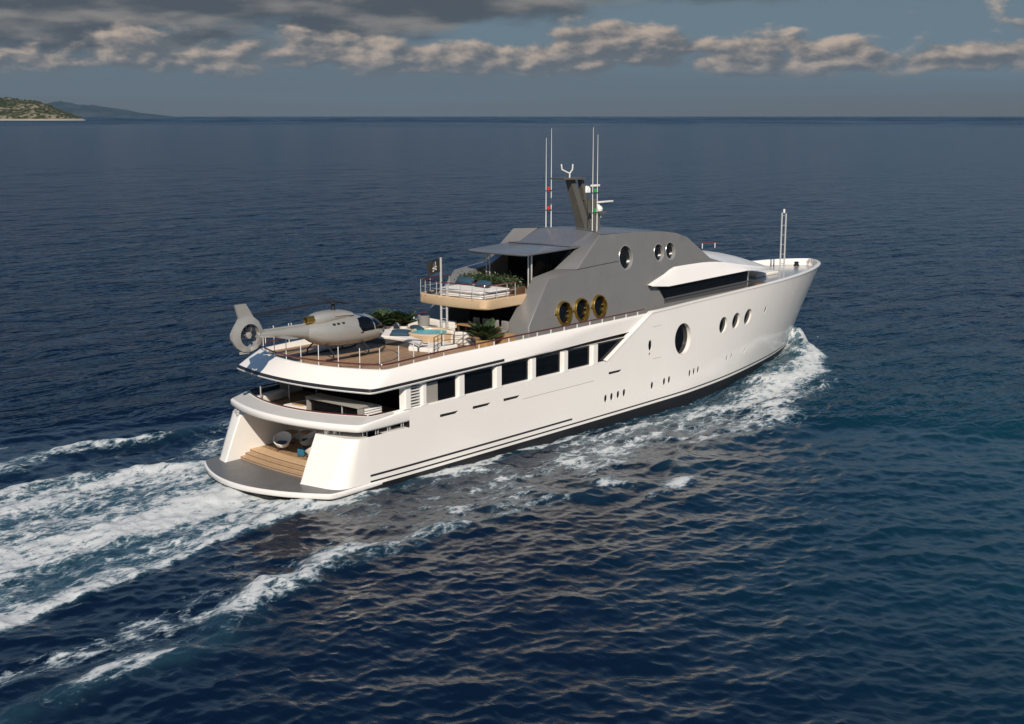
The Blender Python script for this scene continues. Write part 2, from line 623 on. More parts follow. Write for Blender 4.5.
def build_sea():
    ang = np.concatenate([np.radians(np.linspace(-180, -34, 50))[:-1], np.radians(np.linspace(-34, 34, 1500)), np.radians(np.linspace(34, 180, 50))[1:-1]])
    fh = FPX * CAM.z
    y = np.arange(fh / 31.0, fh / 150.0, -1.0)
    y2 = np.arange(fh / 150.0, 0.9, -0.62)
    r = np.concatenate([[3.0, 8, 13, 18, 22, 25, 27, 29], fh / y, fh / y2, np.array([30000, 36000, 44000, 60000.0])])
    A, RR = np.meshgrid(ang + HEAD, r, indexing='ij')
    gx = CAM.x + RR * np.cos(A)
    gy = CAM.y + RR * np.sin(A)
    dr = np.gradient(r)[None, :] * np.ones_like(A)
    shp = gx.shape
    wind = HEAD + R(208)
    bands = [wave_band(512, 173.0, 8.0, 26.0, 0.052, wind + R(12), 0.3, 2.0),
             wave_band(512, 97.0, 3.0, 8.0, 0.030, wind - R(8), 1.1, 0.9),
             wave_band(512, 41.0, 1.1, 3.0, 0.0265, wind + R(5), 2.3, 0.55),
             wave_band(512, 17.3, 0.42, 1.1, 0.0105, wind, 0.7, 0.4)]
    H = np.zeros(shp)
    DX = np.zeros(shp)
    DY = np.zeros(shp)
    lost = np.full(shp, 1.2e-5)
    gust = field(256, 1400.0, -1.6, 60, 900, 0.9)
    calm = 1.0 + 0.22 * np.clip(gust(gx, gy), -2, 2)
    # wind streaks: ruffled water round the ship, a calmer belt farther out, ruffled again near the horizon
    belt = field(256, 9000.0, -1.5, 300, 5000, 0.5)
    far = np.hypot(gx, gy) * np.exp(0.16 * np.clip(belt(gx, gy), -2, 2) + 0.10 * np.clip(gust(gx, gy), -2, 2))
    calm = calm * np.interp(np.log(far + 1), np.log([1, 560, 950, 2600, 4300, 7000, 60000]), [1.0, 1.0, 0.55, 0.50, 0.9, 1.3, 1.3])
    for b in bands:
        w = (1 - sst(dr, b.lo * 0.6, b.lo * 1.7)) * calm
        lost += b.slope2 * (calm ** 2 - w ** 2)
        ch = 1.0
        c, s = b.c, b.s
        ddx, ddy = b(gx, gy, b.dx), b(gx, gy, b.dy)
        H += w * b(gx, gy)
        DX += -ch * w * (ddx * c - ddy * s)
        DY += -ch * w * (ddx * s + ddy * c)

    # ---- what the ship does to the water, in ship coordinates (bow +x, port +y)
    f_big = field(512, 90.0, -1.5, 2.5, 40, 0.4)
    f_mid = field(512, 48.0, -1.3, 0.7, 9, 1.7)
    f_fine = field(512, 21.0, -1.1, 0.22, 3, 2.9)
    f_str = field(512, 70.0, -1.4, 0.8, 30, 0.0, ax=5.0)
    f_str2 = field(512, 33.0, -1.3, 0.35, 12, 0.09, ax=4.0)
    near = (gx > -75) & (gx < 75) & (gy > -45) & (gy < 45)
    X, Y = gx[near], gy[near]
    nb, nm, nf, ns, ns2 = f_big(X, Y), f_mid(X, Y), f_fine(X, Y), f_str(X, Y), f_str2(X, Y)
    F = np.zeros_like(X)       # foam
    AE = np.zeros_like(X)      # aerated, paler water
    h = np.zeros_like(X)
    hb = water_half(X)
    d = np.abs(Y) - hb          # distance off the hull side
    behind = -X
    # 1 stern wake: churned water between the quarter waves
    upy = 5.2 + np.clip(3 - X, 0, None) * 0.62
    upy = np.minimum(upy, 9.4 + 0.05 * behind) + 0.5 * nb
    loy = -4.6 - np.clip(behind, 0, None) * 0.19 - 0.35 * nb
    ins = sst(upy - Y, 0.0, 1.3) * sst(Y - loy, 0.0, 0.9) * (1 - sst(X, -0.6, 1.2))
    port_side = sst(Y, 4.6, 5.6) * sst(upy - Y, 0.0, 1.2) * (1 - sst(X, 2.0, 9.0))
    fade = 1 - 0.55 * sst(behind, 12, 60)
    streak = 0.69 + 0.06 * np.exp(-behind / 6.0) + 0.13 * ns + 0.12 * ns2 + 0.05 * nm
    gap = np.exp(-((Y + 1.1 + 0.10 * behind - 0.5 * nb) / 0.85) ** 2) * sst(behind, 2, 9)
    gap2 = np.exp(-((Y - 5.0 + 0.02 * behind - 0.6 * nb) / 0.6) ** 2) * sst(behind, 5, 14)
    crest = np.exp(-((Y - loy - 0.9) / 0.75) ** 2)
    w1 = ins * fade * np.clip(streak - 0.36 * gap - 0.22 * gap2 + 0.25 * crest, 0, 1.2)
    F = np.maximum(F, w1)
    F = np.maximum(F, 0.75 * port_side * np.clip(0.6 + 0.3 * ns, 0, 1))
    AE = np.maximum(AE, ins * (0.85 - 0.25 * sst(behind, 10, 60)))
    AE = np.maximum(AE, 0.6 * port_side)
    h += ins * (0.055 * nm + 0.012 * nf + 0.10 * crest - 0.10 * gap) * (1 - 0.5 * sst(behind, 15, 60))
    h += 0.16 * np.exp(-((X + 1.0) / 4.0) ** 2) * np.exp(-(Y / 5.5) ** 4)
    h += ins * 0.22 * np.exp(-((X + 8) / 5.0) ** 2) * np.exp(-((Y - 1) / 3.5) ** 2)
    # port edge of the wake: a low wave with a bright lip
    lip = np.exp(-((Y - upy + 0.7) / 0.7) ** 2) * (1 - sst(X, 3, 10))
    h += 0.28 * lip
    F = np.maximum(F, lip * np.clip(0.72 + 0.25 * nm + 0.2 * ns2, 0, 1) * fade)
    # 2 the bow wave on both sides
    for sgn in (-1, 1):
        D = sgn * Y - hb
        lat = np.interp(X, [26, 30, 36, 42, 47, 52, 55, 57, 59.5], [4.2, 4.6, 5.0, 5.4, 5.3, 4.8, 3.5, 1.9, 0.4]) + 0.45 * nb
        on = sst(X, 14, 30) * (1 - sst(X, 57.0, 58.6 + 0.5 * nm))
        q = D / np.maximum(lat, 0.1)
        body = on * sst(q, -0.4, 0.12) * (1 - sst(q, 0.72, 1.12))
        den = np.interp(X, [14, 22, 30, 38, 46, 52, 57], [0.36, 0.54, 0.70, 0.86, 1.02, 1.15, 1.2])
        inner = 0.45 + 0.55 * sst(q, 0.25, 0.8)
        F = np.maximum(F, body * np.clip(den * inner + 0.16 * ns + 0.10 * ns2 + 0.06 * nm, 0, 1.2))
        AE = np.maximum(AE, body * den * 0.8)
        rise = np.interp(X, [24, 32, 40, 47, 52, 55.5, 57.5, 59], [0.0, 0.15, 0.32, 0.55, 0.85, 1.0, 0.65, 0.0])
        h += rise * np.exp(-((q - 0.45) / 0.42) ** 2) * on * (1 + 0.14 * nm + 0.05 * nf) * 0.9
        h += 0.5 * np.exp(-((X - 56.0) / 1.6) ** 2) * np.exp(-(D / 1.2) ** 2)
        # hollow along the fore body behind the bow wave
        h += -0.22 * np.exp(-((X - 34) / 9) ** 2) * np.exp(-(D / 2.0) ** 2)
        # 3 thin foam line along the side
        side = np.exp(-((D - 0.35 - 0.10 * nm) / np.interp(X, [-2, 8, 20], [0.80, 0.60, 0.45])) ** 2) * sst(X, -4, 0) * (1 - 0.6 * sst(X, 14, 24)) * (1 - sst(X, 34, 46))
        h += 0.20 * np.exp(-(D / 1.6) ** 2) * sst(X, -3, 1) * (1 - sst(X, 9, 18))
        F = np.maximum(F, side * np.clip(0.85 + 0.2 * nm, 0, 1))
        AE = np.maximum(AE, side * 0.6)
        # 4 frothy streaked strip between the side and the outer wave
        strip = sst(D, 0.3, 1.4) * (1 - sst(D, 5.5, 8.5)) * sst(X, -6, 6) * (1 - sst(X, 40, 50))
        F = np.maximum(F, strip * np.clip(0.41 + 0.18 * ns2 + 0.10 * nm, 0, 0.78))
        AE = np.maximum(AE, strip * 0.10)
        h += strip * (0.030 * nm + 0.014 * nf)
        # 5 outer diverging wave, breaking here and there
        pts = [(42, 10.2), (29, 12.6), (15, 14.6), (7, 11.9), (1, 11.4), (-4.4, 11.5), (-8.6, 12.6), (-12.2, 13.4), (-16, 14.3), (-21, 14.0), (-30, 16.2), (-60, 24)]
        if sgn > 0:
            pts = [(42, 10.2), (29, 12.6), (15, 13.6), (7, 12.8), (3, 12.6), (-2, 14.6), (-7, 13.4), (-12, 14.0), (-20, 16.0), (-60, 26)]
        dd, par, sd = seg_dist(X, sgn * Y, pts)
        brk = np.interp(X, [-60, -30, -8, -2, 3, 7, 10, 20, 42], [0.62, 0.82, 0.82, 0.72, 0.58, 0.46, 0.36, 0.30, 0.25])
        wid = np.interp(X, [-60, -20, 0, 10, 42], [1.3, 1.0, 0.9, 1.0, 1.3])
        dw = np.abs(dd * sd + 0.35 * nb + 0.22 * nm)
        ridge = np.exp(-(dw / wid) ** 2)
        F = np.maximum(F, ridge * np.clip(brk - 0.17 + 0.12 * nm + 0.26 * ns2 + 0.14 * nb, 0, 0.90))
        trail = np.exp(-((dd * sd * sgn - 2.3 * 1.0 + 0.6 * nb) / 1.2) ** 2) * sst(-X, -2, 10)
        F = np.maximum(F, trail * np.clip(0.38 + 0.20 * ns2 + 0.12 * nm, 0, 0.7))
        AE = np.maximum(AE, ridge * brk * 0.7)
        h += ridge * 0.30 * (1 + 0.3 * nb) * np.interp(X, [-60, -30, 0, 20, 42], [0.4, 0.9, 1.0, 0.6, 0.3])
        if sgn < 0:   # three patches of breaking water abreast of the ship
            for (px, py, rx, ry, st) in ((29.8, 12.4, 4.4, 1.7, 1.1), (34.5, 11.0, 3.4, 1.0, 0.85), (41.5, 10.8, .7, .3, .9), (14.6, 15.9, 1.8, 0.55, 0.85), (12.2, 16.2, 1.1, 0.4, 0.7), (41.8, 10.6, 0.8, 0.35, 0.8), (3.0, 10.6, 2.2, 0.8, 0.6), (24.0, 12.0, 2.4, 0.7, 0.55)):
                e = np.exp(-(((X - px) / rx) ** 2 + ((sgn * Y - py) / ry) ** 2))
                F = np.maximum(F, e * np.clip(st + 0.25 * nm + 0.12 * nf, 0, 1.1))
                h += 0.16 * e
    # keep the water down inside the hull so that nothing shows through decks
    inside = (d < -0.6) & (X > -1.0) & (X < 55)
    h = np.where(inside, np.minimum(h, 0.0), h)
    H[near] += h
    damp = np.ones_like(X)
    FO = np.zeros(shp)
    FA = np.zeros(shp)
    FO[near] = np.clip(F, 0, 1)
    FA[near] = np.clip(AE, 0, 1)

    # ---- mesh
    nA, nR = shp
    co_ = np.stack([gx + DX, gy + DY, H], -1).astype(np.float32).reshape(-1, 3)
    idx = np.arange(nA * nR).reshape(nA, nR)
    a = idx
    b = np.roll(idx, -1, 0)
    q = np.stack([a[:, :-1], a[:, 1:], b[:, 1:], b[:, :-1]], -1).reshape(-1, 4)
    co_ = np.concatenate([co_, [[CAM.x, CAM.y, 0.0]]]).astype(np.float32)
    tri = np.stack([idx[:, 0], np.roll(idx[:, 0], -1), np.full(nA, nA * nR)], -1)[:, ::-1]
    tri = tri[:, ::-1]
    loops = np.concatenate([q.reshape(-1), tri.reshape(-1)]).astype(np.int32)
    starts = np.concatenate([np.arange(len(q)) * 4, len(q) * 4 + np.arange(len(tri)) * 3]).astype(np.int32)
    me = bpy.data.meshes.new('sea')
    me.vertices.add(len(co_))
    me.vertices.foreach_set('co', co_.reshape(-1))
    me.loops.add(len(loops))
    me.loops.foreach_set('vertex_index', loops)
    me.polygons.add(len(starts))
    me.polygons.foreach_set('loop_start', starts)
    me.update(calc_edges=True)
    me.validate()
    for nme, arr in (('foam', FO), ('aerated', FA), ('ripple', np.minimum(np.interp(np.log(far + 1), np.log([1, 2600, 4300, 7500, 60000]), [0.17, 0.18, 0.32, 0.46, 0.5]), np.sqrt(np.sqrt(1.2 * lost))))):
        at = me.attributes.new(nme, 'FLOAT', 'POINT')
        at.data.foreach_set('value', np.concatenate([arr.reshape(-1), [0]]).astype(np.float32))
    me.shade_smooth()
    o = bpy.data.objects.new('sea', me)
    COL.objects.link(o)
    me.materials.append(sea_material())
    tag(o, kind='structure')
    # normals up
    if me.polygons[1000].normal.z < 0:
        me.flip_normals()
    return o


def sea_material():
    m = bpy.data.materials.new('sea_water')
    m.use_nodes = True
    T = NT(m.node_tree)
    out = T.n('ShaderNodeOutputMaterial')
    tc = T.n('ShaderNodeTexCoord')
    P = (tc, 'Object')
    foam = T.n('ShaderNodeAttribute', attribute_name='foam')
    aer = T.n('ShaderNodeAttribute', attribute_name='aerated')
    geo = T.n('ShaderNodeNewGeometry')
    # ---- water
    w = T.n('ShaderNodeBsdfPrincipled')
    w.inputs['IOR'].default_value = 1.333
    rip = T.n('ShaderNodeAttribute', attribute_name='ripple')
    T.l(rip, 2, w, 'Roughness')
    v = T.noise(P, 0.018, 4, 0.55)
    sp = T.n('ShaderNodeSeparateXYZ')
    T.l(tc, 'Object', sp, 0)
    run = T.m('SUBTRACT', T.m('MULTIPLY', (sp, 0), 0.62), T.m('MULTIPLY', (sp, 1), 0.78))
    shoal = T.ss(T.m('ADD', run, T.m('MULTIPLY', T.m('SUBTRACT', v, 0.5), 40.0)), 16.0, 54.0)
    shoal = T.m('MULTIPLY', shoal, T.m('SUBTRACT', 1.0, T.ss((sp, 0), 30.0, 90.0)))
    deep = T.mix(shoal, (0.0018, 0.0080, 0.0215, 1), (0.0026, 0.0320, 0.0480, 1))
    aern = T.m('MULTIPLY', (aer, 2), T.ss(T.noise(P, 1.3, 5, 0.6), 0.25, 0.75, 0.45, 1.0))
    wc = T.mix(T.m('MULTIPLY', aern, 0.85), deep, (0.030, 0.085, 0.115, 1))
    T.t.links.new(wc[0].outputs[wc[1]], w.inputs['Base Color'])
    # fine ripples that the mesh does not carry; two stretched noises across the wind
    mp = T.n('ShaderNodeMapping')
    mp.inputs['Rotation'].default_value = (0, 0, -HEAD)
    mp.inputs['Scale'].default_value = (1.0, 0.45, 1.0)
    T.l(tc, 'Object', mp, 0)
    r1 = T.noise((mp, 0), 2.6, 5, 0.62, 0.3)
    r2 = T.noise((mp, 0), 0.33, 4, 0.6, 0.4)
    r3 = T.noise((mp, 0), 0.05, 3, 0.6, 0.3)
    m4 = T.n('ShaderNodeMapping')
    m4.inputs['Rotation'].default_value = (0, 0, -HEAD)
    m4.inputs['Scale'].default_value = (0.13, 0.34, 1.0)
    T.l(tc, 'Object', m4, 0)
    r4 = T.noise((m4, 0), 1.0, 4, 0.6, 0.4)
    hh = T.m('ADD', T.m('MULTIPLY', r1, 0.055), T.m('ADD', T.m('MULTIPLY', r2, 0.22), T.m('MULTIPLY', r3, 0.5)))
    hh = T.m('ADD', hh, T.m('MULTIPLY', r4, T.m('ADD', 0.15, T.m('MULTIPLY', T.ss((rip, 2), 0.08, 0.17), 3.2))))
    bp = T.n('ShaderNodeBump')
    bp.inputs['Strength'].default_value = 0.55
    bp.inputs['Distance'].default_value = 1.0
    T.t.links.new(hh[0].outputs[0], bp.inputs['Height'])
    T.l(bp, 0, w, 'Normal')
    # ---- foam
    f = T.n('ShaderNodeBsdfPrincipled')
    f.inputs['Roughness'].default_value = 0.8
    f.inputs['Specular IOR Level'].default_value = 0.2
    st = T.n('ShaderNodeMapping')
    st.inputs['Scale'].default_value = (0.62, 1.25, 1.0)
    T.l(tc, 'Object', st, 0)
    wn = T.n('ShaderNodeTexNoise')
    wn.inputs['Scale'].default_value = 0.9
    wn.inputs['Detail'].default_value = 5
    T.l(st, 0, wn, 'Vector')
    wv = T.n('ShaderNodeVectorMath', operation='SCALE')
    T.l(wn, 1, wv, 0)
    wv.inputs['Scale'].default_value = 0.8
    ws = T.n('ShaderNodeVectorMath', operation='ADD')
    T.l(st, 0, ws, 0)
    T.l(wv, 0, ws, 1)
    def cells(scale):
        vo = T.n('ShaderNodeTexVoronoi', feature='DISTANCE_TO_EDGE')
        vo.inputs['Scale'].default_value = scale
        T.l(ws, 0, vo, 'Vector')
        return T.m('SUBTRACT', 1.0, T.ss((vo, 0), 0.0, 0.30))
    l1 = T.noise((st, 0), 1.45, 10, 0.68, 0.35)
    l2 = T.noise((st, 0), 6.5, 7, 0.66, 0.3)
    l3 = T.noise((st, 0), 13.0, 4, 0.6, 0.3)
    fb1 = T.ss(l1, 0.28, 0.72)
    lace = T.m('ADD', T.m('MULTIPLY', fb1, 0.50), T.m('ADD', T.m('MULTIPLY', cells(1.5), 0.26), T.m('ADD', T.m('MULTIPLY', cells(4.4), 0.16), T.m('ADD', T.m('MULTIPLY', T.ss(l2, 0.3, 0.7), 0.20), T.m('MULTIPLY', T.ss(l3, 0.3, 0.7), 0.12)))))
    thr = T.m('SUBTRACT', 1.08, T.m('MULTIPLY', (foam, 2), 1.0))
    d = T.m('SUBTRACT', lace, thr)
    fm = T.m('MULTIPLY', T.ss(d, -0.14, 0.50, 0.0, 0.92), T.ss((foam, 2), 0.05, 0.25))
    fc = T.mix(T.ss(d, 0.0, 0.55), (0.17, 0.255, 0.30, 1), (0.56, 0.58, 0.575, 1))
    T.t.links.new(fc[0].outputs[fc[1]], f.inputs['Base Color'])
    fb = T.n('ShaderNodeBump')
    fb.inputs['Strength'].default_value = 0.6
    fb.inputs['Distance'].default_value = 0.08
    fh = T.m('ADD', T.m('MULTIPLY', l1, 1.0), T.m('MULTIPLY', l2, 0.5))
    T.t.links.new(fh[0].outputs[0], fb.inputs['Height'])
    T.l(fb, 0, f, 'Normal')
    mx = T.n('ShaderNodeMixShader')
    T.t.links.new(fm[0].outputs[0], mx.inputs[0])
    T.l(w, 0, mx, 1)
    T.l(f, 0, mx, 2)
    T.l(mx, 0, out, 0)
    return m


build_sea()


# ------------------------------------------------------------------ land far off on the left
def at_bearing(px, dist):
    """a point on the water at a bearing given in 1/1300 rad right of the bay's heading"""
    a = HEAD - math.atan(px / FPX)
    k = dist / math.cos(a - HEAD)
    return CAM.x + k * math.cos(a), CAM.y + k * math.sin(a)


def terrain(name, b0, b1, dist, depth, prof, nb, nd, seed, rough, material):
    """a ridge seen between two bearings; prof gives crest height along it"""
    rg = np.random.default_rng(seed)
    nz = field(256, 1.0, -1.7, 0.006, 0.6, 0.3)
    bs = np.linspace(b0, b1, nb)
    ds = np.linspace(0, 1, nd)
    vs = []
    for i, bq in enumerate(bs):
        crest = np.interp(bq, [p[0] for p in prof], [p[1] for p in prof])
        for j, t in enumerate(ds):
            dd = dist + depth * (t - 0.0)
            shape = math.sin(min(1.0, t / 0.55) * math.pi / 2) ** 0.8 if t < 0.55 else math.cos((t - 0.55) / 0.45 * math.pi / 2) ** 0.7
            n_ = float(nz(np.array([i / nb * 1.3]), np.array([t * 0.4]))[0])
            hgt = max(0.0, crest) * shape * (1 + rough * n_) - (4 if (t == 0 or t == 1 or crest <= 0) else 0)
            x, y = at_bearing(bq, dd)
            vs.append((x, y, hgt))
    fs = [(i * nd + j, (i + 1) * nd + j, (i + 1) * nd + j + 1, i * nd + j + 1) for i in range(nb - 1) for j in range(nd - 1)]
    mb = MB()
    mb.add(vs, fs)
    o = mb.build(name, material, smooth=True, ang=60, recalc=False)
    if o.data.polygons[len(fs) // 2].normal.z < 0:
        o.data.flip_normals()
    return tag(o, kind='structure'), vs, fs


def hill_material(name, rock, scrub, low, nscale):
    m = bpy.data.materials.new(name)
    m.use_nodes = True
    T = NT(m.node_tree)
    out = T.n('ShaderNodeOutputMaterial')
    p = T.n('ShaderNodeBsdfPrincipled')
    p.inputs['Roughness'].default_value = 0.95
    p.inputs['Specular IOR Level'].default_value = 0.1
    T.l(p, 0, out, 0)
    tc = T.n('ShaderNodeTexCoord')
    sep = T.n('ShaderNodeSeparateXYZ')
    T.l(tc, 'Object', sep, 0)
    n = T.noise((tc, 'Object'), nscale, 6, 0.65)
    n2 = T.noise((tc, 'Object'), nscale * 0.25, 4, 0.6)
    f = T.ss(T.m('ADD', T.m('MULTIPLY', n, 0.7), T.m('MULTIPLY', n2, 0.5)), 0.55, 0.72)
    c = T.mix(f, (*scrub, 1), (*rock, 1))
    c = T.mix(T.ss((sep, 2), low * 0.5, low), (0.34, 0.295, 0.235, 1), c)
    T.t.links.new(c[0].outputs[c[1]], p.inputs['Base Color'])
    return m


hill, hv, hf = terrain('hill', -760, -418, 5600, 1500, [(-760, 180), (-620, 148), (-540, 124), (-512, 116), (-490, 100), (-468, 92), (-455, 72), (-443, 46), (-432, 25), (-424, 10), (-418, -2)], 170, 26, 3, 0.14,
                       hill_material('scrub_hillside', (0.24, 0.20, 0.14), (0.035, 0.045, 0.018), 9.0, 0.02))
mount, mv, mf = terrain('mountain', -620, -330, 36000, 6000, [(-620, 380), (-500, 400), (-458, 330), (-448, 385), (-440, 405), (-432, 385), (-425, 345), (-418, 380), (-408, 345), (-395, 270), (-380, 215), (-366, 120), (-348, 60), (-330, -5)], 150, 16, 5, 0.12,
                        hill_material('far_mountain_rock', (0.045, 0.050, 0.048), (0.018, 0.026, 0.024), 0.5, 0.0016))
# low trees and scrub spread over the hillside
mb = MB()
rg = random.Random(4)
base = bmesh.new()
bmesh.ops.create_icosphere(base, subdivisions=1, radius=1.0)
bv = [v.co.copy() for v in base.verts]
bf = [[v.index for v in f.verts] for f in base.faces]
base.free()
for k in range(2600):
    q = rg.choice(hf)
    P = [Vector(hv[i]) for i in q]
    a, b = rg.random(), rg.random()
    p = (P[0] * (1 - a) + P[1] * a) * (1 - b) + (P[3] * (1 - a) + P[2] * a) * b
    if p.z < 9: continue
    s = rg.uniform(3.0, 7.5)
    mb.add([p + Vector((v.x * s * rg.uniform(.7, 1.4), v.y * s * rg.uniform(.7, 1.4), v.z * s * rg.uniform(.5, 1.1) + s * .3)) for v in bv], bf)
tag(mb.build('scrub', mat('scrub_leaves', (0.040, 0.050, 0.018), 0.9, noise=0.6, nscale=0.03), smooth=False, recalc=False), kind='stuff')

# ------------------------------------------------------------------ the yacht
yacht = thing('motor_yacht', 'large white motor yacht with grey upperworks and gold portholes, under way', 'yacht')


def lerp(a, b, t):
    return a + (b - a) * t


def sm(x, a, b):
    t = min(1, max(0, (x - a) / (b - a)))
    return t * t * (3 - 2 * t)


WL_S = [0, .08, .15, .28, .413, .54, .67, .79, .88, .955, .985, 1]
WL_B = [5.32, 5.27, 5.14, 4.80, 4.28, 3.66, 2.95, 2.12, 1.36, .60, .24, 0]
DK_S = [0, .07, .135, .24, .337, .47, .57, .673, .774, .859, .926, .973, .993, 1]
DK_B = [5.16, 5.07, 5.0, 4.94, 4.88, 4.77, 4.57, 4.20, 3.62, 2.90, 2.05, 1.10, .45, 0]


def smooth_interp(x, xs, ys):
    """monotone cubic through the points"""
    n = len(xs)
    if x <= xs[0]: return ys[0]
    if x >= xs[-1]: return ys[-1]
    d = [(ys[i + 1] - ys[i]) / (xs[i + 1] - xs[i]) for i in range(n - 1)]
    mt = [d[0]] + [0 if d[i - 1] * d[i] <= 0 else 2 * d[i - 1] * d[i] / (d[i - 1] + d[i]) for i in range(1, n - 1)] + [d[-1]]
    i = 0
    while x > xs[i + 1]: i += 1
    h = xs[i + 1] - xs[i]
    t = (x - xs[i]) / h
    return ((2 * t ** 3 - 3 * t ** 2 + 1) * ys[i] + (t ** 3 - 2 * t ** 2 + t) * h * mt[i] + (-2 * t ** 3 + 3 * t ** 2) * ys[i + 1] + (t ** 3 - t ** 2) * h * mt[i + 1])


def x_stem(z):
    return 56.5 + 3.25 * max(0, (z - .5) / 6.45) ** 1.15 + (0.45 * (z - .5) if z < .5 else 0)


def sheer(x):
    return min(6.95, 6.50 + .0155 * max(0, x - 28))


def hull_xy(u, z):
    """u runs along the side: metres up to 30, then 30..60 spread to the stem"""
    if u <= 30:
        b = smooth_interp(u, [1.5, 2.6, 6, 12, 18, 24, 30], [5.02, 5.10, 5.20, 5.27, 5.31, 5.33, 5.32])
        bd = smooth_interp(u, [1.5, 2.6, 6, 12, 18, 24, 30], [5.02, 5.10, 5.20, 5.24, 5.25, 5.24, 5.16])
        t = min(1, max(0, (z - .5) / 6.4))
        return u, lerp(b, bd, t)
    s = (u - 30) / 30
    t = (z - .5) / 6.4
    t = min(1.05, max(-.25, t))
    bw = smooth_interp(s, WL_S, WL_B)
    bd = smooth_interp(s, DK_S, DK_B)
    tt = t ** 1.05 if t > 0 else t * .8 * min(1, s * 2.5)
    y = max(0.0, lerp(bw, bd, tt))
    return 30 + (x_stem(z) - 30) * s, y


def u_of(x, z):
    return x if x <= 30 else 30 + 30 * (x - 30) / (x_stem(z) - 30)


def hull_pt(x, z, side=-1, off=0.0):
    X, y = hull_xy(u_of(x, z), z)
    return (X, side * (y + off), z)


def in_poly(p, poly):
    x, y = p
    c = False
    n = len(poly)
    for i in range(n):
        x1, y1 = poly[i]
        x2, y2 = poly[i - 1]
        if (y1 > y) != (y2 > y) and x < (x2 - x1) * (y - y1) / (y2 - y1) + x1:
            c = not c
    return c


def densify(loop, step):
    out = []
    for i in range(len(loop)):
        a, b = loop[i], loop[(i + 1) % len(loop)]
        d = math.hypot(b[0] - a[0], b[1] - a[1])
        n = max(1, int(d / step + .999))
        out += [(lerp(a[0], b[0], k / n), lerp(a[1], b[1], k / n)) for k in range(n)]
    return out


def panel(mb, outline, holes, fmap, grid, step, depth, inward, mi=0, wall_mi=None):
    """a skin in a (u, v) plane with real holes; hole edges are carried inwards by depth"""
    outl = densify(outline, step)
    pts = list(outl)
    edges = [(i, (i + 1) % len(outl)) for i in range(len(outl))]
    for h in holes:
        o = len(pts)
        pts += h
        edges += [(o + i, o + (i + 1) % len(h)) for i in range(len(h))]
    us = [p[0] for p in outl]
    vs_ = [p[1] for p in outl]
    bb = [(min(p[0] for p in h), max(p[0] for p in h), min(p[1] for p in h), max(p[1] for p in h)) for h in holes]
    gu, gv = grid
    u = min(us) + gu / 2
    allb = np.array(pts)
    while u < max(us):
        v = min(vs_) + gv / 2
        while v < max(vs_):
            ok = in_poly((u, v), outl) and not any(b[0] - .08 < u < b[1] + .08 and b[2] - .08 < v < b[3] + .08 for b in bb)
            if ok and np.min(np.abs(allb[:, 0] - u) / gu + np.abs(allb[:, 1] - v) / gv) > 0.3:
                pts.append((u, v))
            v += gv
        u += gu
    r = delaunay_2d_cdt([Vector(p) for p in pts], edges, [], 0, 1e-6)
    V = [(p.x, p.y) for p in r[0]]
    F = []
    for t in r[2]:
        c = (sum(V[i][0] for i in t) / len(t), sum(V[i][1] for i in t) / len(t))
        if in_poly(c, outl) and not any(in_poly(c, h) for h in holes):
            F.append(tuple(t))
    mb.add([fmap(*p) for p in V], F, mi)
    for h in holes:
        o = [Vector(fmap(*p)) for p in h]
        i_ = [p + Vector(inward) * depth for p in o]
        n = len(h)
        mb.add(o + i_, [(k, (k + 1) % n, n + (k + 1) % n, n + k) for k in range(n)], mi if wall_mi is None else wall_mi)


def ellipse(cx, cz, rx, rz, n=28):
    return [(cx + rx * math.cos(2 * math.pi * k / n), cz + rz * math.sin(2 * math.pi * k / n)) for k in range(n)]


# ---- hull skin, both sides, with its portholes and slots let in
small_ports = [22.72, 23.36, 24.06, 24.72, 27.9, 29.35, 29.95, 32.6, 33.2, 33.8]
small_z = [1.70, 1.71, 1.73, 1.75, 1.71, 1.74, 1.77, 1.79, 1.82, 1.85]
ovals = [(37.35, 4.50), (39.3, 4.56), (41.2, 4.62)]
BIG = (31.72, 4.28)
slots = [(7.75, 8.95), (10.35, 11.6), (12.95, 14.15), (23.05, 24.2)]
tiny = [(27.65, 4.40, .20, .36), (27.6, 3.83, .09, .10), (44.2, 4.80, .17, .30), (38.2, 1.98, .12, .24), (39.0, 2.02, .12, .24), (41.4, 2.10, .11, .24)]
holes = []
for x, z in zip(small_ports, small_z):
    holes.append(ellipse(u_of(x, z), z, .15, .25, 16))
for x, z in ovals:
    holes.append(ellipse(u_of(x, z), z, .60, .58, 28))
holes.append(ellipse(u_of(*BIG), BIG[1], 1.12, 1.06, 40))
for a, b in slots:
    holes.append([(a, 3.17), (b, 3.17), (b + .22, 3.27), (b + .22, 3.31), (a, 3.33)])
for x, z, rx, rz in tiny:
    holes.append(ellipse(u_of(x, z), z, rx, rz, 12))
top_edge = [(u_of(x, sheer(x)), sheer(x)) for x in [27.9, 29, 30, 32, 34, 36, 38, 40, 42, 44, 46, 48, 50, 52, 53, 54, 55, 56, 57, 57.6, 58.2, 58.6, 59, 59.3, 59.5, 59.65]] + [(60, sheer(60))]
outline = [(2.6, -1.0), (30, -1.0), (45, -1.0), (60, -1.0), (60, .5), (60, 2), (60, 4), (60, 5.5)] + top_edge[::-1] + [(25.3, 5.29), (22.75, 4.02), (5.45, 4.02), (5.45, 3.05), (2.6, 3.05)]
mb = MB()
panel(mb, outline, holes, lambda u, v: (hull_xy(u, v)[0], -hull_xy(u, v)[1], v), (.8, .5), .45, .30, (0, 1, 0))
nh = len(mb.f)
mb.mirror_y()
hull = mb.build('hull', M['white'], yacht, ang=38)


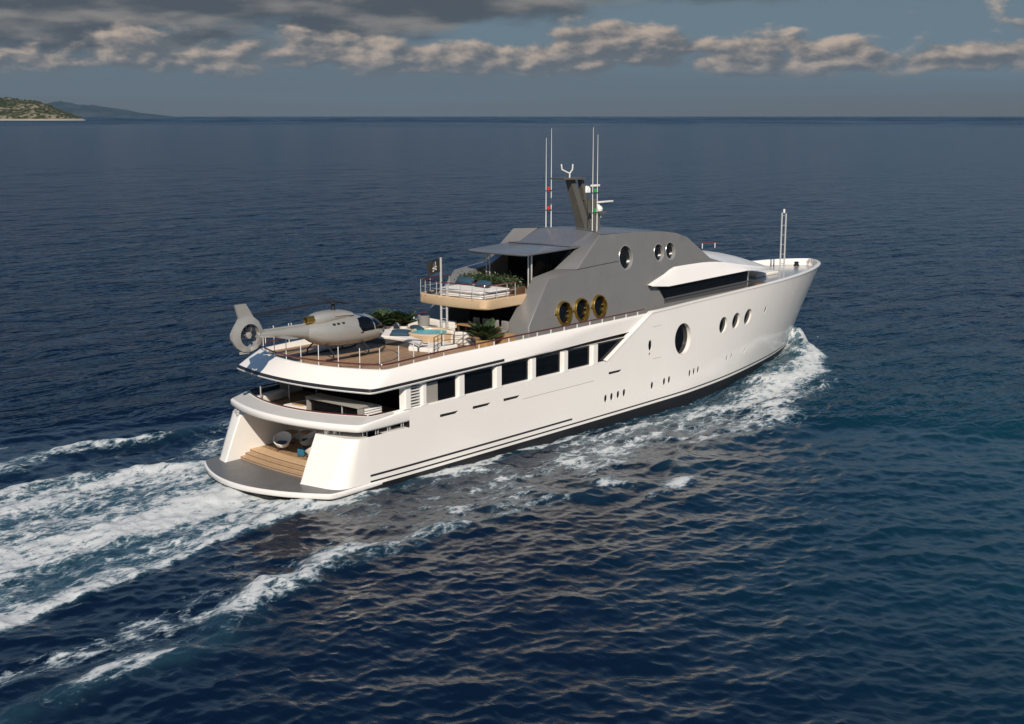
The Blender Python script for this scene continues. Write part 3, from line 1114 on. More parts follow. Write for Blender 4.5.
def skin_strip(mb, x0, x1, z0f, z1f, off, n, mi=0, both=True, lip=True):
    """a proud strip following the hull side"""
    a, b = [], []
    for k in range(n + 1):
        x = lerp(x0, x1, k / n)
        a.append((x, z0f(x)))
        b.append((x, z1f(x)))
    def P(p, o):
        X, y = hull_xy(u_of(p[0], p[1]), p[1])
        return (X, -(y + o), p[1])
    L = [[P(p, -.01) for p in a], [P(p, off) for p in a], [P(p, off) for p in b], [P(p, -.01) for p in b]]
    mb.loft(L, mi=mi)
    return mb


mb = MB()
skin_strip(mb, 2.2, 56.4, lambda x: -1.0, lambda x: .50, .012, 80)
mb.mirror_y()
mb.build_split('bottom_paint', M['boot'], yacht)
mb = MB()
skin_strip(mb, 2.66, 19.3, lambda x: .96, lambda x: 1.07, .008, 40)
mb.mirror_y()
mb.build_split('hull_stripe', M['stripe'], yacht)
mb = MB()
skin_strip(mb, 2.66, 56.5, lambda x: .66, lambda x: .745, .008, 80)
mb.mirror_y()
mb.build_split('hull_stripe', M['stripe'], yacht)
# a fine seam of a shell door
mb = MB()
skin_strip(mb, 14.6, 21.5, lambda x: 3.02, lambda x: 3.035, .003, 10)
mb.build_split('shell_door_seam', M['stripe'], yacht)
mb = MB()
skin_strip(mb, 28.0, 29.0, lambda x: 5.55, lambda x: 5.565, .003, 4)
skin_strip(mb, 28.0, 29.0, lambda x: 3.45, lambda x: 3.465, .003, 4)
mb.build_split('shell_door_seam', M['stripe'], yacht)

# glass behind the hull openings
def hull_glass(name, cx, cz, rx, rz, side, d=.2, rim=False):
    mb = MB()
    c = [hull_pt(cx + rx * 1.02 * math.cos(t), cz + rz * 1.02 * math.sin(t), side, -d) for t in [2 * math.pi * k / 28 for k in range(28)]]
    mb.add(c, [tuple(range(28))])
    return mb.build(name, M['glass'], yacht, smooth=False)


for side in (-1, 1):
    for x, z in zip(small_ports, small_z):
        hull_glass('hull_port_glass', x, z, .15, .25, side, .045)
    for x, z in ovals:
        hull_glass('hull_porthole_glass', x, z, .60, .58, side, .16)
    hull_glass('large_porthole_glass', BIG[0], BIG[1], 1.12, 1.06, side, .29)
    for x, z, rx, rz in tiny:
        hull_glass('hull_port_glass', x, z, rx, rz, side, .04)
    for a, b in slots:
        mb = MB()
        mb.quad(hull_pt(a, 3.15, side, -.03), hull_pt(b + .3, 3.15, side, -.03), hull_pt(b + .3, 3.35, side, -.03), hull_pt(a, 3.35, side, -.03))
        mb.build('hull_slot', M['black'], yacht, smooth=False)

# ---- cap rail of the fore body, from the foot of the slope round the stem
prof = []
xs = [22.75, 23.4, 24.2, 25.2, 26.2, 27.2, 27.9, 28.6, 29.5] + [30 + k for k in range(0, 25)] + [54.5, 55, 55.5, 56, 56.5, 57, 57.5, 58, 58.4, 58.8, 59.1, 59.35, 59.55, 59.68]
def top_z(x):
    if x <= 25.3: return lerp(4.02, 5.29, (x - 22.75) / 2.55)
    if x <= 27.9: return lerp(5.29, 6.50, (x - 25.3) / 2.6)
    return sheer(x)
mb = MB()
ring = []
for x in xs:
    z = top_z(x)
    X, y = hull_xy(u_of(x, z), z)
    w = .34 if x < 28 else .30
    yi = max(0.0, y - w)
    ring.append([(X, -(y + .035), z - .03), (X, -(y + .035), z + .05), (X, -(y - .05), z + .085), (X, -(yi + .02), z + .075), (X, -yi, z + .03), (X, -yi, z - .45)])
tip_z = sheer(60)
port = [[(x, -y, z) for x, y, z in s] for s in ring][::-1]
tip = [(59.80, 0, tip_z - .03), (59.80, 0, tip_z + .05), (59.72, 0, tip_z + .085), (59.4, 0, tip_z + .075), (59.3, 0, tip_z + .03), (59.3, 0, tip_z - .45)]
mb.loft(ring + [tip] + port, mi=0)
mb.build('cap_rail', M['white'], yacht, ang=50)

# ---- stern: swim platform, quarter wings, beach club
def stern_loop(xf, xc, sag, hw, z, r=.6, na=26, nf=6):
    pts = [(xf, hw), (xc, hw)]
    rad = [0, r]
    for k in range(1, na):
        y = hw * (1 - 2 * k / na)
        pts.append((xc - sag * (1 - (y / hw) ** 2), y))
        rad.append(0)
    pts += [(xc, -hw), (xf, -hw)]
    rad += [r, 0]
    q = fillet(pts, rad, nf)
    if xf > 20:      # long sides: more stations, drawn in to meet the slope of the fore body
        side = [lerp(xf, q[1][0], k / 12) for k in range(12)]
        q = [(x, q[0][1]) for x in side] + q[1:-1] + [(x, q[-1][1]) for x in side[::-1]]
        q = [(x, math.copysign(min(abs(y), lerp(5.4, 5.06, sm(x, 13, 23.5))), y)) for x, y in q]
    return [(p[0], p[1], z(p[0]) if callable(z) else z) for p in q]


mb = MB()
L = [stern_loop(6.5, .25, 1.75, 4.95, .28, .5), stern_loop(6.5, .05, 1.85, 5.09, .36, .5), stern_loop(6.5, .02, 1.87, 5.145, .42, .5), stern_loop(6.5, .02, 1.87, 5.145, .60, .5), stern_loop(6.5, .10, 1.85, 5.10, .64, .5)]
mb.loft(L)
mb.build('platform_edge', M['white'], yacht, ang=50)
mb = MB()
lp = stern_loop(3.2, .10, 1.85, 5.10, .645, .5)
mb.add(lp, [tuple(range(len(lp)))])
mb.build('swim_platform', M['platform'], yacht, smooth=False)
mb = MB()
L = [stern_loop(3.2, .6, 1.6, 4.7, -.9, .5), stern_loop(3.2, .25, 1.75, 4.98, .20, .5)]
mb.loft(L)
mb.build('platform_underside', M['boot'], yacht)

# starboard wing (broad) and port wing (narrow): aft face, rounded corner, side
def wing(sgn, yin, x_in):
    def section(z):
        t = (z - .60) / (3.05 - .60)
        rake = 1.0 * t + .12 * t * t
        pts = [(3.6, sgn * yin), (x_in + rake, sgn * yin), (x_in + .35 + rake * .95, sgn * 5.02), (2.62, sgn * 5.10)]
        p = fillet(pts, [0, .10, .95, 0], 8)
        return [(x, y, z) for x, y in p]
    zs = [.45, .62, .72, 1.1, 1.6, 2.2, 2.7, 2.98, 3.05]
    L = []
    for z in zs:
        s = section(z)
        if z == .62 or z == .45:   # small skirt at the foot
            s = [(x - (.05 if x < 2.4 else 0), y, zz) for x, y, zz in s]
        L.append(s)
    mb = MB()
    mb.loft(L)
    top = [Vector(p) for p in section(3.05)]
    inner = [(p.x + .02, p.y, 3.07) for p in top]
    mb.add([tuple(p) for p in top] + [(3.6, sgn * 5.10, 3.05)], [tuple(range(len(top) + 1))])
    mb.build('stern_wing', M['white'], yacht, ang=50)


wing(-1, 2.42, .25)
wing(1, 3.80, .42)
# starboard wing carries on forward to the slot
mb = MB()
mb.box((2.62, -5.10, 3.00), (5.5, -4.55, 3.05))
mb.box((2.62, 5.10, 3.00), (5.5, 4.55, 3.05))
mb.build_split('slot_sill', M['white'], yacht)

# steps and beach-club floor
for k in range(3):
    mb = MB()
    z0, z1 = .645 + .14 * k, .645 + .14 * (k + 1)
    e = [(1.06 + .33 * k + .40 * ((y + .9) / 4.7) ** 2, y) for y in [3.80 - 6.21 * j / 20 for j in range(21)]]
    mb.loft([[(x, y, z0) for x, y in e], [(x, y, z1 - .02) for x, y in e], [(x + .02, y, z1) for x, y in e], [(x + .75, y, z1) for x, y in e]])
    st_ = mb.build('step', M['teak_x'], yacht)
    mb = MB()
    mb.loft([[(x - .006, y, z1 - .055) for x, y in e], [(x - .012, y, z1 - .038) for x, y in e], [(x - .006, y, z1 - .02) for x, y in e]])  # thin dark brown strip along the top of each riser, setting the steps apart
    mb.build('riser_strip', M['brown'], st_)
mb = MB()
mb.box((2.3, -4.9, .98), (8.4, 3.8, 1.06))
mb.build('beach_club_floor', M['teak'], yacht)
mb = MB()
mb.box((3.6, 3.815, .6), (9, 3.9, 3.34))
mb.box((3.0, -2.42, .6), (3.6, -2.36, 1.9))
mb.box((8.2, -4.9, 1.0), (8.3, 3.8, 3.34))
mb.build_split('beach_club_wall', M['white_rough'], yacht, smooth=False)
mb = MB()
bend = [(5.3, 3.8), (5.0, 2.6), (5.15, 1.2), (5.7, 0), (6.3, -1.4), (6.6, -3.0), (6.6, -4.9)]
cur = fillet(bend, [0, .6, .6, .6, .6, .6, 0], 5)
mb.loft([[(x, y, 1.06) for x, y in cur], [(x, y, 2.05) for x, y in cur], [(x + .06, y, 2.12) for x, y in cur], [(x + .35, y, 2.12) for x, y in cur], [(x + .4, y, 1.06) for x, y in cur]])
mb.build('curved_bench_back', M['white_rough'], yacht)

# ---- main deck aft: rounded stern rim, bulwark, floor
mb = MB()
def rz(a, b): return lambda x: lerp(a, b, sm(x, 1.6, 5.2))
L = [stern_loop(5.45, 2.9, 1.15, 4.70, 3.34, .9), stern_loop(5.45, 2.15, 1.15, 5.08, 3.345, .9), stern_loop(5.45, 2.0, 1.18, 5.16, 3.38, .9), stern_loop(5.45, 1.95, 1.2, 5.188, 3.46, .9),
     stern_loop(5.45, 1.95, 1.2, 5.19, rz(3.66, 3.94), .9), stern_loop(5.45, 1.98, 1.2, 5.18, rz(3.71, 3.99), .9), stern_loop(5.45, 2.05, 1.2, 5.15, rz(3.745, 4.02), .9), stern_loop(5.45, 2.9, 1.35, 4.98, rz(4.00, 4.05), .9), stern_loop(5.45, 2.98, 1.35, 4.93, rz(4.02, 4.05), .9), stern_loop(5.45, 3.0, 1.35, 4.90, 3.98, .9), stern_loop(5.45, 3.0, 1.35, 4.88, 3.42, .9)]
mb.loft(L)
mb.build('stern_bulwark', M['white'], yacht, ang=50)
mb = MB()
L = [stern_loop(4.4, 2.07, 1.2, 5.14, lambda x: rz(3.745, 4.02)(x) + .008, .9), stern_loop(4.4, 2.89, 1.35, 4.985, lambda x: rz(4.00, 4.05)(x) + .008, .9)]
mb.loft(L)
mb.build('bulwark_top', M['light_grey'], yacht)
mb = MB()
lp = stern_loop(5.45, 3.0, 1.35, 4.88, 0, .9)
cap = [(x, y, 4.045) for x, y, z in lp if x < 4.6]
mb.tube(cap, .045, n=8)
mb.build('stern_cap_rail', M['rail'], yacht)
mb = MB()
lp = stern_loop(24, 3.0, 1.35, 4.88, 3.43, .9)
mb.add(lp, [tuple(range(len(lp)))])
mb.build('main_deck', M['teak'], yacht, smooth=False)
mb = MB()
lp = stern_loop(24, 2.9, 1.15, 4.75, 3.345, .9)
mb.add(lp, [tuple(range(len(lp)))])
mb.build('beach_club_ceiling', M['white_rough'], yacht, smooth=False)
# window sill band and inner face of the side bulwark
mb = MB()
for sgn in (-1, 1):
    a = []
    for k in range(21):
        x = lerp(5.45, 22.75, k / 20)
        y = hull_xy(x, 4.02)[1]
        a.append([(x, sgn * y, 4.02), (x, sgn * (y - .06), 4.05), (x, sgn * (y - .28), 4.05), (x, sgn * (y - .30), 3.4)])
    mb.loft(list(zip(*a)))
mb.build_split('window_sill', M['white'], yacht, ang=40)
# slot under the rim: dark inside with bright stanchions
mb = MB()
mb.box((2.9, -4.6, 3.05), (5.4, -4.5, 3.35))
mb.box((5.4, -5.15, 3.05), (5.44, -4.5, 3.35))
mb.build('slot_recess', M['black'], yacht, smooth=False)
for x, y in ((1.85, -3.35), (2.05, -3.55), (2.55, -4.72), (2.75, -4.82), (3.2, -4.98), (3.35, -5.0), (4.0, -5.04), (4.15, -5.05), (4.95, -5.08), (5.1, -5.08)):
    mb = MB()
    mb.tube([(x, y, 3.03), (x, y, 3.37)], .03, n=8)
    mb.build('slot_post', M['chrome'], yacht)
for x, y in ((1.75, -2.9), (2.1, -3.15)):
    mb = MB()
    mb.lathe([(.13, 3.0), (.13, 3.36)], (x, y, 0), n=16)
    mb.build('bollard', M['white'], yacht)
for x, y in ((1.75, 4.35), (1.55, 4.0)):
    mb = MB()
    mb.lathe([(.10, 3.04), (.10, 3.2), (.16, 3.26), (.06, 3.3)], (x, y, 0), n=14)
    mb.build('bollard', M['chrome'], yacht)

# ---- fly deck: raked bulwark round the stern and along the sides
def zl(x): return 5.29 + .012 * (x - 2)
def zt(x): return 6.24 + .14 * sm(x, 3, 9) + .004 * max(0, x - 9)
XF = 27.7
mb = MB()
L = [stern_loop(XF, 3.1, .85, 4.95, lambda x: zl(x) - .06, .75), stern_loop(XF, 2.72, .87, 5.30, lambda x: zl(x) - .05, .75), stern_loop(XF, 2.62, .88, 5.385, lambda x: zl(x), .75),
     stern_loop(XF, 2.62, .88, 5.385, lambda x: zl(x) + .06, .75), stern_loop(XF, 2.66, .88, 5.36, lambda x: zl(x) + .075, .75), stern_loop(XF, 2.70, .90, 5.345, lambda x: zl(x) + .20, .75)]
for k in range(1, 8):
    t = k / 7
    L.append(stern_loop(XF, lerp(2.70, 4.0, t), lerp(.90, 1.42, t), lerp(5.345, 5.03, t) + .03 * math.sin(t * math.pi), lambda x, t=t: lerp(zl(x) + .20, zt(x), t), .75))
L += [stern_loop(XF, 4.06, 1.42, 4.98, lambda x: zt(x) + .025, .75), stern_loop(XF, 4.16, 1.42, 4.88, lambda x: zt(x) + .02, .75), stern_loop(XF, 4.2, 1.42, 4.85, lambda x: 6.0, .75)]
mb.loft(L)
mb.build('fly_deck_bulwark', M['white'], yacht, ang=40)
mb = MB()
def to13(lp): return [p for p in lp if p[0] < 24.9]
mb.loft([[p for p in stern_loop(12.9, 2.63, .89, 5.352, lambda x: zl(x) + .065, .75)], [p for p in stern_loop(12.9, 2.62, .89, 5.380, lambda x: zl(x) + .075, .75)], [p for p in stern_loop(12.9, 2.66, .90, 5.372, lambda x: zl(x) + .21, .75)], [p for p in stern_loop(12.9, 2.72, .92, 5.33, lambda x: zl(x) + .225, .75)]])
mb.build('rubbing_strake', M['stripe'], yacht)
mb = MB()
mb.loft([stern_loop(12.9, 2.66, .88, 5.36, lambda x: zl(x) - .035, .75), stern_loop(12.9, 2.60, .88, 5.40, lambda x: zl(x) - .01, .75), stern_loop(12.9, 2.60, .88, 5.40, lambda x: zl(x) + .03, .75), stern_loop(12.9, 2.64, .88, 5.375, lambda x: zl(x) + .045, .75)])
mb.build('steel_rim', M['chrome'], yacht)
mb = MB()
lp = stern_loop(19, 4.2, 1.42, 4.86, 6.05, .75)
keep = [(44, 4.3, 6.05), (30, 4.86, 6.05)] + lp + [(30, -4.86, 6.05), (44, -4.3, 6.05)]
mb.add(keep, [tuple(range(len(keep)))])
mb.build('fly_deck', M['teak'], yacht, smooth=False)
mb = MB()
lp = stern_loop(27, 3.1, .85, 4.96, 5.22, .75)
mb.add(lp, [tuple(range(len(lp)))])
mb.build('main_deck_ceiling', M['white_rough'], yacht, smooth=False)

# round helicopter landing mark on the deck
mb = MB()
def ringflat(cx, cy, r0, r1, z, n=64):
    mb.add([(cx + r * math.cos(2 * math.pi * k / n), cy + r * math.sin(2 * math.pi * k / n), z) for r in (r0, r1) for k in range(n)], [(k, (k + 1) % n, n + (k + 1) % n, n + k) for k in range(n)])
ringflat(6.1, .6, 3.10, 3.19, 6.056)
mb.build('landing_circle', M['stripe'], yacht, smooth=False)

# mahogany hand rail all round the fly deck, on short posts
def railz(x): return zt(x) + .30
mb = MB()
lp = stern_loop(25.2, 3.95, 1.42, 4.97, 0, .75)
pts = []
for i in range(len(lp) - 1):
    a, b = lp[i], lp[i + 1]
    n = max(1, int(math.hypot(a[0] - b[0], a[1] - b[1]) / 1.2))
    for k in range(n):
        x, y = lerp(a[0], b[0], k / n), lerp(a[1], b[1], k / n)
        pts.append((x, y, railz(x)))
pts.append((lp[-1][0], lp[-1][1], railz(lp[-1][0])))
pts = [p for p in pts]
fwd = [(26.2, -4.98, railz(26)), (27.3, -4.98, railz(26) + .02)]
fwdp = [(27.3, 4.98, railz(26) + .02), (26.2, 4.98, railz(26))]
mb.tube(fwdp + pts + fwd, .045, n=8)
hand_rail = mb.build('hand_rail', M['rail'], yacht)
me_post = None
def along(pts, dist):
    d = 0
    for i in range(len(pts) - 1):
        a, b = Vector(pts[i]), Vector(pts[i + 1])
        l = (b - a).length
        if d + l >= dist:
            return a.lerp(b, (dist - d) / l)
        d += l
    return Vector(pts[-1])
# short white posts along the sides (forward of the helideck)
post0 = None
for sgn in (-1, 1):
    x = 11.2
    while x < 27.4:
        if post0 is None:
            mb = MB()
            mb.box((-.035, -.02, -.02), (.035, .02, .30))
            post0 = mb.build('rail_post', M['steel_white'], yacht, loc=(x, sgn * 4.975, zt(x)))
        else:
            o = post0.copy()
            COL.objects.link(o)
            o.location = (x, sgn * 4.975, zt(x))
        x += 1.28
# tall thin posts round the helideck
mb = MB()
mb.tube([(0, 0, -.1), (0, 0, 1.12)], .022, n=8)
tall = None
spots = []
for y in (4.6, 3.6, 2.35, 1.1, -.15, -1.4, -2.6, -3.75, -4.6):
    spots.append((3.98 - 1.42 * (1 - (y / 4.97) ** 2) + (.18 if abs(y) > 4.5 else 0), y))
spots += [(x, s * 4.93) for s in (-1, 1) for x in (5.0, 6.1, 7.25, 8.4)]
for x, y in spots:
    if tall is None:
        tall = mb.build('helideck_post', M['steel_white'], yacht, loc=(x, y, zt(x)))
    else:
        o = tall.copy()
        COL.objects.link(o)
        o.location = (x, y, zt(x))

# ---- main deck house: window bays, pillars, louvre, dark cabin behind
pill = [(5.08, 5.66), (6.34, 6.82), (9.14, 9.78), (12.22, 12.88), (15.35, 15.93), (18.36, 18.97), (21.29, 21.98)]
pil0 = None
for sgn in (-1, 1):
    for a, b in pill:
        mb = MB()
        y = hull_xy((a + b) / 2, 4.5)[1]
        w = b - a
        p = [(a, y - .34), (a + .07, y - .07), (a + .16, y + .0), (b - .09, y + .0), (b, y - .07), (b, y - .34)]
        p = [(u, sgn * v) for u, v in p]
        if sgn > 0: p = p[::-1]
        mb.prism(p[::-1], 4.03, 5.235 + .01)
        o = mb.build('window_pillar', M['white'], yacht, ang=20)
        mb = MB()
        mb.box((a + .02, sgn * (y - .3), 4.03), (b + .03, sgn * (y + .012), 4.065))
        mb.build('pillar_foot', M['steel_white'], o)
bays = [(6.82, 9.14), (9.78, 12.22), (12.88, 15.35), (15.93, 18.36), (18.97, 21.29), (21.98, 25.3)]
for sgn in (-1, 1):
    for a, b in bays:
        mb = MB()
        mb.box((a - .02, sgn * 5.03, 4.03), (b + .02, sgn * 5.05, 5.24))
        w = mb.build('side_window', M['glass'], yacht, smooth=False)
        mb = MB()
        mb.box((a, sgn * 5.055, 5.15), (b, sgn * 5.075, 5.23))
        mb.build('window_head', M['stripe'], w, smooth=False)
    # the small inner pane with a pale blind in the first bay
    mb = MB()
    mb.box((6.86, sgn * 5.055, 4.06), (7.75, sgn * 5.065, 5.13))
    mb.build('window_blind', M['taupe'], yacht, smooth=False)
    # louvre between the first two pillars
    mb = MB()
    for k in range(7):
        z = 4.12 + k * .16
        mb.box((5.66, sgn * 4.98, z), (6.34, sgn * 5.12, z + .055))
    mb.box((5.66, sgn * 4.80, 4.03), (6.34, sgn * 4.82, 5.24), 1)
    mb.build('louvre', [M['steel_white'], M['black']], yacht, smooth=False)
mb = MB()
mb.box((6.9, -4.8, 3.44), (7.0, 4.8, 5.21))
mb.build('aft_saloon_window', M['glass'], yacht, smooth=False)
mb = MB()
for y in (-3.2, -1.6, 0, 1.6, 3.2):
    mb.box((6.86, y - .03, 3.44), (6.9, y + .03, 5.2))
mb.build_split('saloon_window_frame', M['black_steel'], yacht, smooth=False)

# ------------------------------------------------------------------ superstructure
def hy(z): return 4.2 - (z - 6.2) * .118
SIDE = [(16.55, 6.04), (16.6, 6.86), (18.86, 9.44), (21.7, 9.73), (24.33, 11.68), (28, 11.60), (31.5, 11.42), (33.0, 11.22), (34.3, 10.86), (37.07, 9.2), (41.9, 8.0), (42.0, 6.04)]
gold = [(20.0, 7.29), (21.75, 7.30), (23.6, 7.31)]
upper = [(26.93, 10.06, .72, .76), (30.75, 10.08, .55, .57), (32.14, 10.08, .55, .57)]
holes = [ellipse(x, z, .64, .64, 32) for x, z in gold] + [ellipse(x, z, a, b, 32) for x, z, a, b in upper]
mb = MB()
panel(mb, SIDE, holes, lambda x, z: (x, -hy(z), z), (.9, .6), .5, .26, (0, 1, 0))
mb.mirror_y()
mb.build('house_side', M['grey'], yacht, ang=25)
SY = (-1, 1)
for s in SY:
    for x, z in gold:
        mb = MB()
        prof_ = [(.635, -.24), (.63, .10), (.65, .16), (.69, .16), (.725, .10), (.735, 0.0)]
        c = (x, s * hy(z), z)
        # ring turned about the sideways axis
        vs = MB()
        n = 36
        V, F = [], []
        for r, h in prof_:
            for k in range(n):
                t = 2 * math.pi * k / n
                zz = r * math.sin(t)
                V.append((x + r * math.cos(t), s * (hy(z + zz) + h), z + zz))
        for i in range(len(prof_) - 1):
            for k in range(n):
                l = (k + 1) % n
                F.append((i * n + k, i * n + l, (i + 1) * n + l, (i + 1) * n + k))
        mb.add(V, F)
        ring_o = mb.build('brass_porthole', M['brass'], yacht, ang=40)
        mb = MB()
        mb.add([(x + .64 * math.cos(2 * math.pi * k / 32), s * (hy(z + .64 * math.sin(2 * math.pi * k / 32)) - .13), z + .64 * math.sin(2 * math.pi * k / 32)) for k in range(32)], [tuple(range(32))])
        mb.build('porthole_glass', M['glass'], ring_o, smooth=False)
        for t in (0.0, math.pi):
            mb = MB()
            px_ = x + (.66 if t == 0 else -.80) * 1.0
            mb.lathe([(.05, -.02), (.10, 0), (.10, .12), (.05, .14)], (px_, s * (hy(z) + (.02 if t else -.05)), z), axis='y', n=14)
            mb.build('hinge_knob', M['brass'], ring_o)
    for x, z, a, b in upper:
        mb = MB()
        V, F = [], []
        n = 36
        pr = [(-.008, -.27), (-.010, .0), (.0, .008), (.022, .008), (.028, .0)]
        for e, h in pr:
            for k in range(n):
                t = 2 * math.pi * k / n
                zz = (b + e) * math.sin(t)
                V.append((x + (a + e) * math.cos(t), s * (hy(z + zz) + h), z + zz))
        for i in range(len(pr) - 1):
            for k in range(n):
                l = (k + 1) % n
                F.append((i * n + k, i * n + l, (i + 1) * n + l, (i + 1) * n + k))
        mb.add(V, F)
        ring_o = mb.build('silver_porthole', M['silver'], yacht, ang=40)
        mb = MB()
        mb.add([(x + a * math.cos(2 * math.pi * k / 32), s * (hy(z + b * math.sin(2 * math.pi * k / 32)) - .22), z + b * math.sin(2 * math.pi * k / 32)) for k in range(32)], [tuple(range(32))])
        mb.build('porthole_glass', M['glass'], ring_o, smooth=False)
    # seam between lower and upper house
    mb = MB()
    mb.loft([[(x, s * (hy(z - .02) + .006), z - .02), (x, s * (hy(z + .02) + .006), z + .02)] for x, z in [(21.6, 9.75), (23, 9.80), (24.5, 9.85), (26.1, 9.90)]])
    mb.build('house_seam', M['stripe'], yacht, smooth=False)
    # lower fin: broad aft-facing face, ledge on top, inner cheek
    o = [(16.55, s * hy(6.04), 6.04), (16.6, s * hy(6.86), 6.86), (18.86, s * hy(9.44), 9.44), (21.7, s * hy(9.73), 9.73)]
    i_ = [(16.5, s * 2.5, 6.04), (16.52, s * 2.52, 6.80), (18.9, s * 2.55, 9.42), (20.95, s * 2.55, 9.73)]
    mb = MB()
    # chamfered outer edge of the fin
    oc = [(p[0] + (-.035 if k < 3 else 0), p[1] - s * .05, p[2]) for k, p in enumerate(o)]
    oc2 = [(p[0] + (-.045 if k < 3 else 0), p[1] - s * .13, p[2]) for k, p in enumerate(o)]
    mb.loft([o, oc, oc2, i_])
    mb.loft([i_, [(24.5, p[1] * .99, p[2] + (.2 if k == 3 else 0)) for k, p in enumerate(i_)]])
    mb.build('house_fin', M['grey'], yacht, ang=55)
    # upper fin
    o = [(21.7, s * hy(9.73), 9.73), (24.33, s * hy(11.68), 11.68)]
    i_ = [(20.95, s * 2.55, 9.735), (25.4, s * 2.30, 11.74)]
    mb = MB()
    n = 8
    oo = [tuple(Vector(o[0]).lerp(Vector(o[1]), k / n)) for k in range(n + 1)]
    ii = [tuple(Vector(i_[0]).lerp(Vector(i_[1]), k / n)) for k in range(n + 1)]
    mm = [tuple(Vector(a).lerp(Vector(b), .04) + Vector((-.03, 0, .02))) for a, b in zip(oo, ii)]
    m2 = [tuple(Vector(a).lerp(Vector(b), .11) + Vector((-.04, 0, .025))) for a, b in zip(oo, ii)]
    mb.loft([oo, mm, m2, ii])
    mb.loft([ii, [(25.6, p[1], p[2]) for p in ii]])
    mb.build('upper_fin', M['grey'], yacht, ang=55)

# roof: flat crown between the two sides, sloping aft face, sloping windscreen
mb = MB()
edge = [(24.33, 11.68), (28, 11.60), (31.5, 11.42), (33.0, 11.22), (34.3, 10.86), (37.07, 9.2), (38.2, 8.5)]
rows = []
for x, z in edge:
    e = hy(z)
    cr = .11 if x < 30 else lerp(.11, .02, sm(x, 30, 33))
    row = []
    for k in range(13):
        t = -1 + 2 * k / 12
        xa = x
        if x < 25:
            xa = lerp(25.4, 24.33, max(0, (abs(t) * e - 2.3) / (e - 2.3)))
        fwdb = (1 - t * t) * (1.0 if x > 33.5 else 0.0)
        row.append((xa + fwdb, t * e, z + cr * (1 - t * t) + (.03 if x < 25 else 0)))
    rows.append(row)
mb.loft(rows)
mb.build('house_roof', M['roof'], yacht, ang=25)
mb = MB()
mb.loft([[(23.74, -2.41, 10.98), (23.1, -2.1, 10.98), (23.0, 0, 11.0), (23.1, 2.1, 10.98), (23.74, 2.41, 10.98)], [(25.42, -2.31, 11.745), (25.42, -2.1, 11.76), (25.42, 0, 11.84), (25.42, 2.1, 11.76), (25.42, 2.31, 11.745)]])
mb.build('aft_roof_slope', M['roof'], yacht, ang=15)
# awning slab over the sun deck
mb = MB()
out_ = fillet([(23.6, 2.62), (18.35, 2.40), (18.2, 0), (18.35, -2.40), (23.6, -2.62)], [0, .5, 2.0, .5, 0], 8)
def az_(x, b): return b + .03 * (x - 18.2)
mb.loft([[(23.6 if x > 23 else x + .25, y * .93, az_(x, 10.70)) for x, y in out_], [(x + .03, y * .99, az_(x, 10.72)) for x, y in out_], [(x, y, az_(x, 10.77)) for x, y in out_], [(x, y, az_(x, 10.81)) for x, y in out_], [(x + .05, y * .98, az_(x, 10.84)) for x, y in out_]])
mb.add([(x + .05, y * .98, az_(x, 10.84)) for x, y in out_], [tuple(range(len(out_)))])
mb.add([(x + .03, y * .93, az_(x, 10.705)) for x, y in out_], [tuple(range(len(out_)))])
mb.build('awning', M['roof'], yacht, ang=30)
for x, y in ((19.55, 1.72), (19.55, 1.45), (19.75, -1.50), (19.75, -1.75)):
    mb = MB()
    mb.tube([(x, y, 8.5), (x, y, 10.76)], .055, n=12)
    mb.build('awning_post', M['chrome'], yacht)
# dark saloon glass behind the sun deck and under the balcony
mb = MB()
mb.box((22.6, -2.5, 8.5), (22.7, 2.5, 11.0))
mb.build('sky_lounge_window', M['glass'], yacht, smooth=False)
mb = MB()
mb.box((18.8, -2.5, 6.05), (18.9, 2.5, 8.1))
w = mb.build('saloon_window', M['glass'], yacht, smooth=False)
for y in (-1.25, 0, 1.25):
    mb = MB()
    mb.box((18.76, y - .025, 6.06), (18.81, y + .025, 7.99))
    mb.build('window_mullion', M['black_steel'], w, smooth=False)
# balcony of the sun deck
mb = MB()
bal = fillet([(23, 2.76), (14.35, 2.76), (14.05, 0), (14.35, -2.76), (23, -2.76)], [0, .55, 2, .55, 0], 8)
mb.loft([[(x + .3, y * .9, 7.93) for x, y in bal], [(x + .06, y * .985, 7.945) for x, y in bal], [(x, y, 8.02) for x, y in bal], [(x, y, 8.50) for x, y in bal], [(x + .03, y * .99, 8.53) for x, y in bal], [(x + .1, y * .97, 8.53) for x, y in bal], [(x + .1, y * .97, 8.45) for x, y in bal]])
mb.build('balcony_fascia', M['tan'], yacht, ang=40)
mb = MB()
mb.add([(x + .1, y * .97, 8.48) for x, y in bal], [tuple(range(len(bal)))])
mb.build('sun_deck', M['teak'], yacht, smooth=False)
mb = MB()
mb.add([(x + .2, y * .93, 7.94) for x, y in bal], [tuple(range(len(bal)))])
mb.build('balcony_underside', M['grey_dark'], yacht, smooth=False)
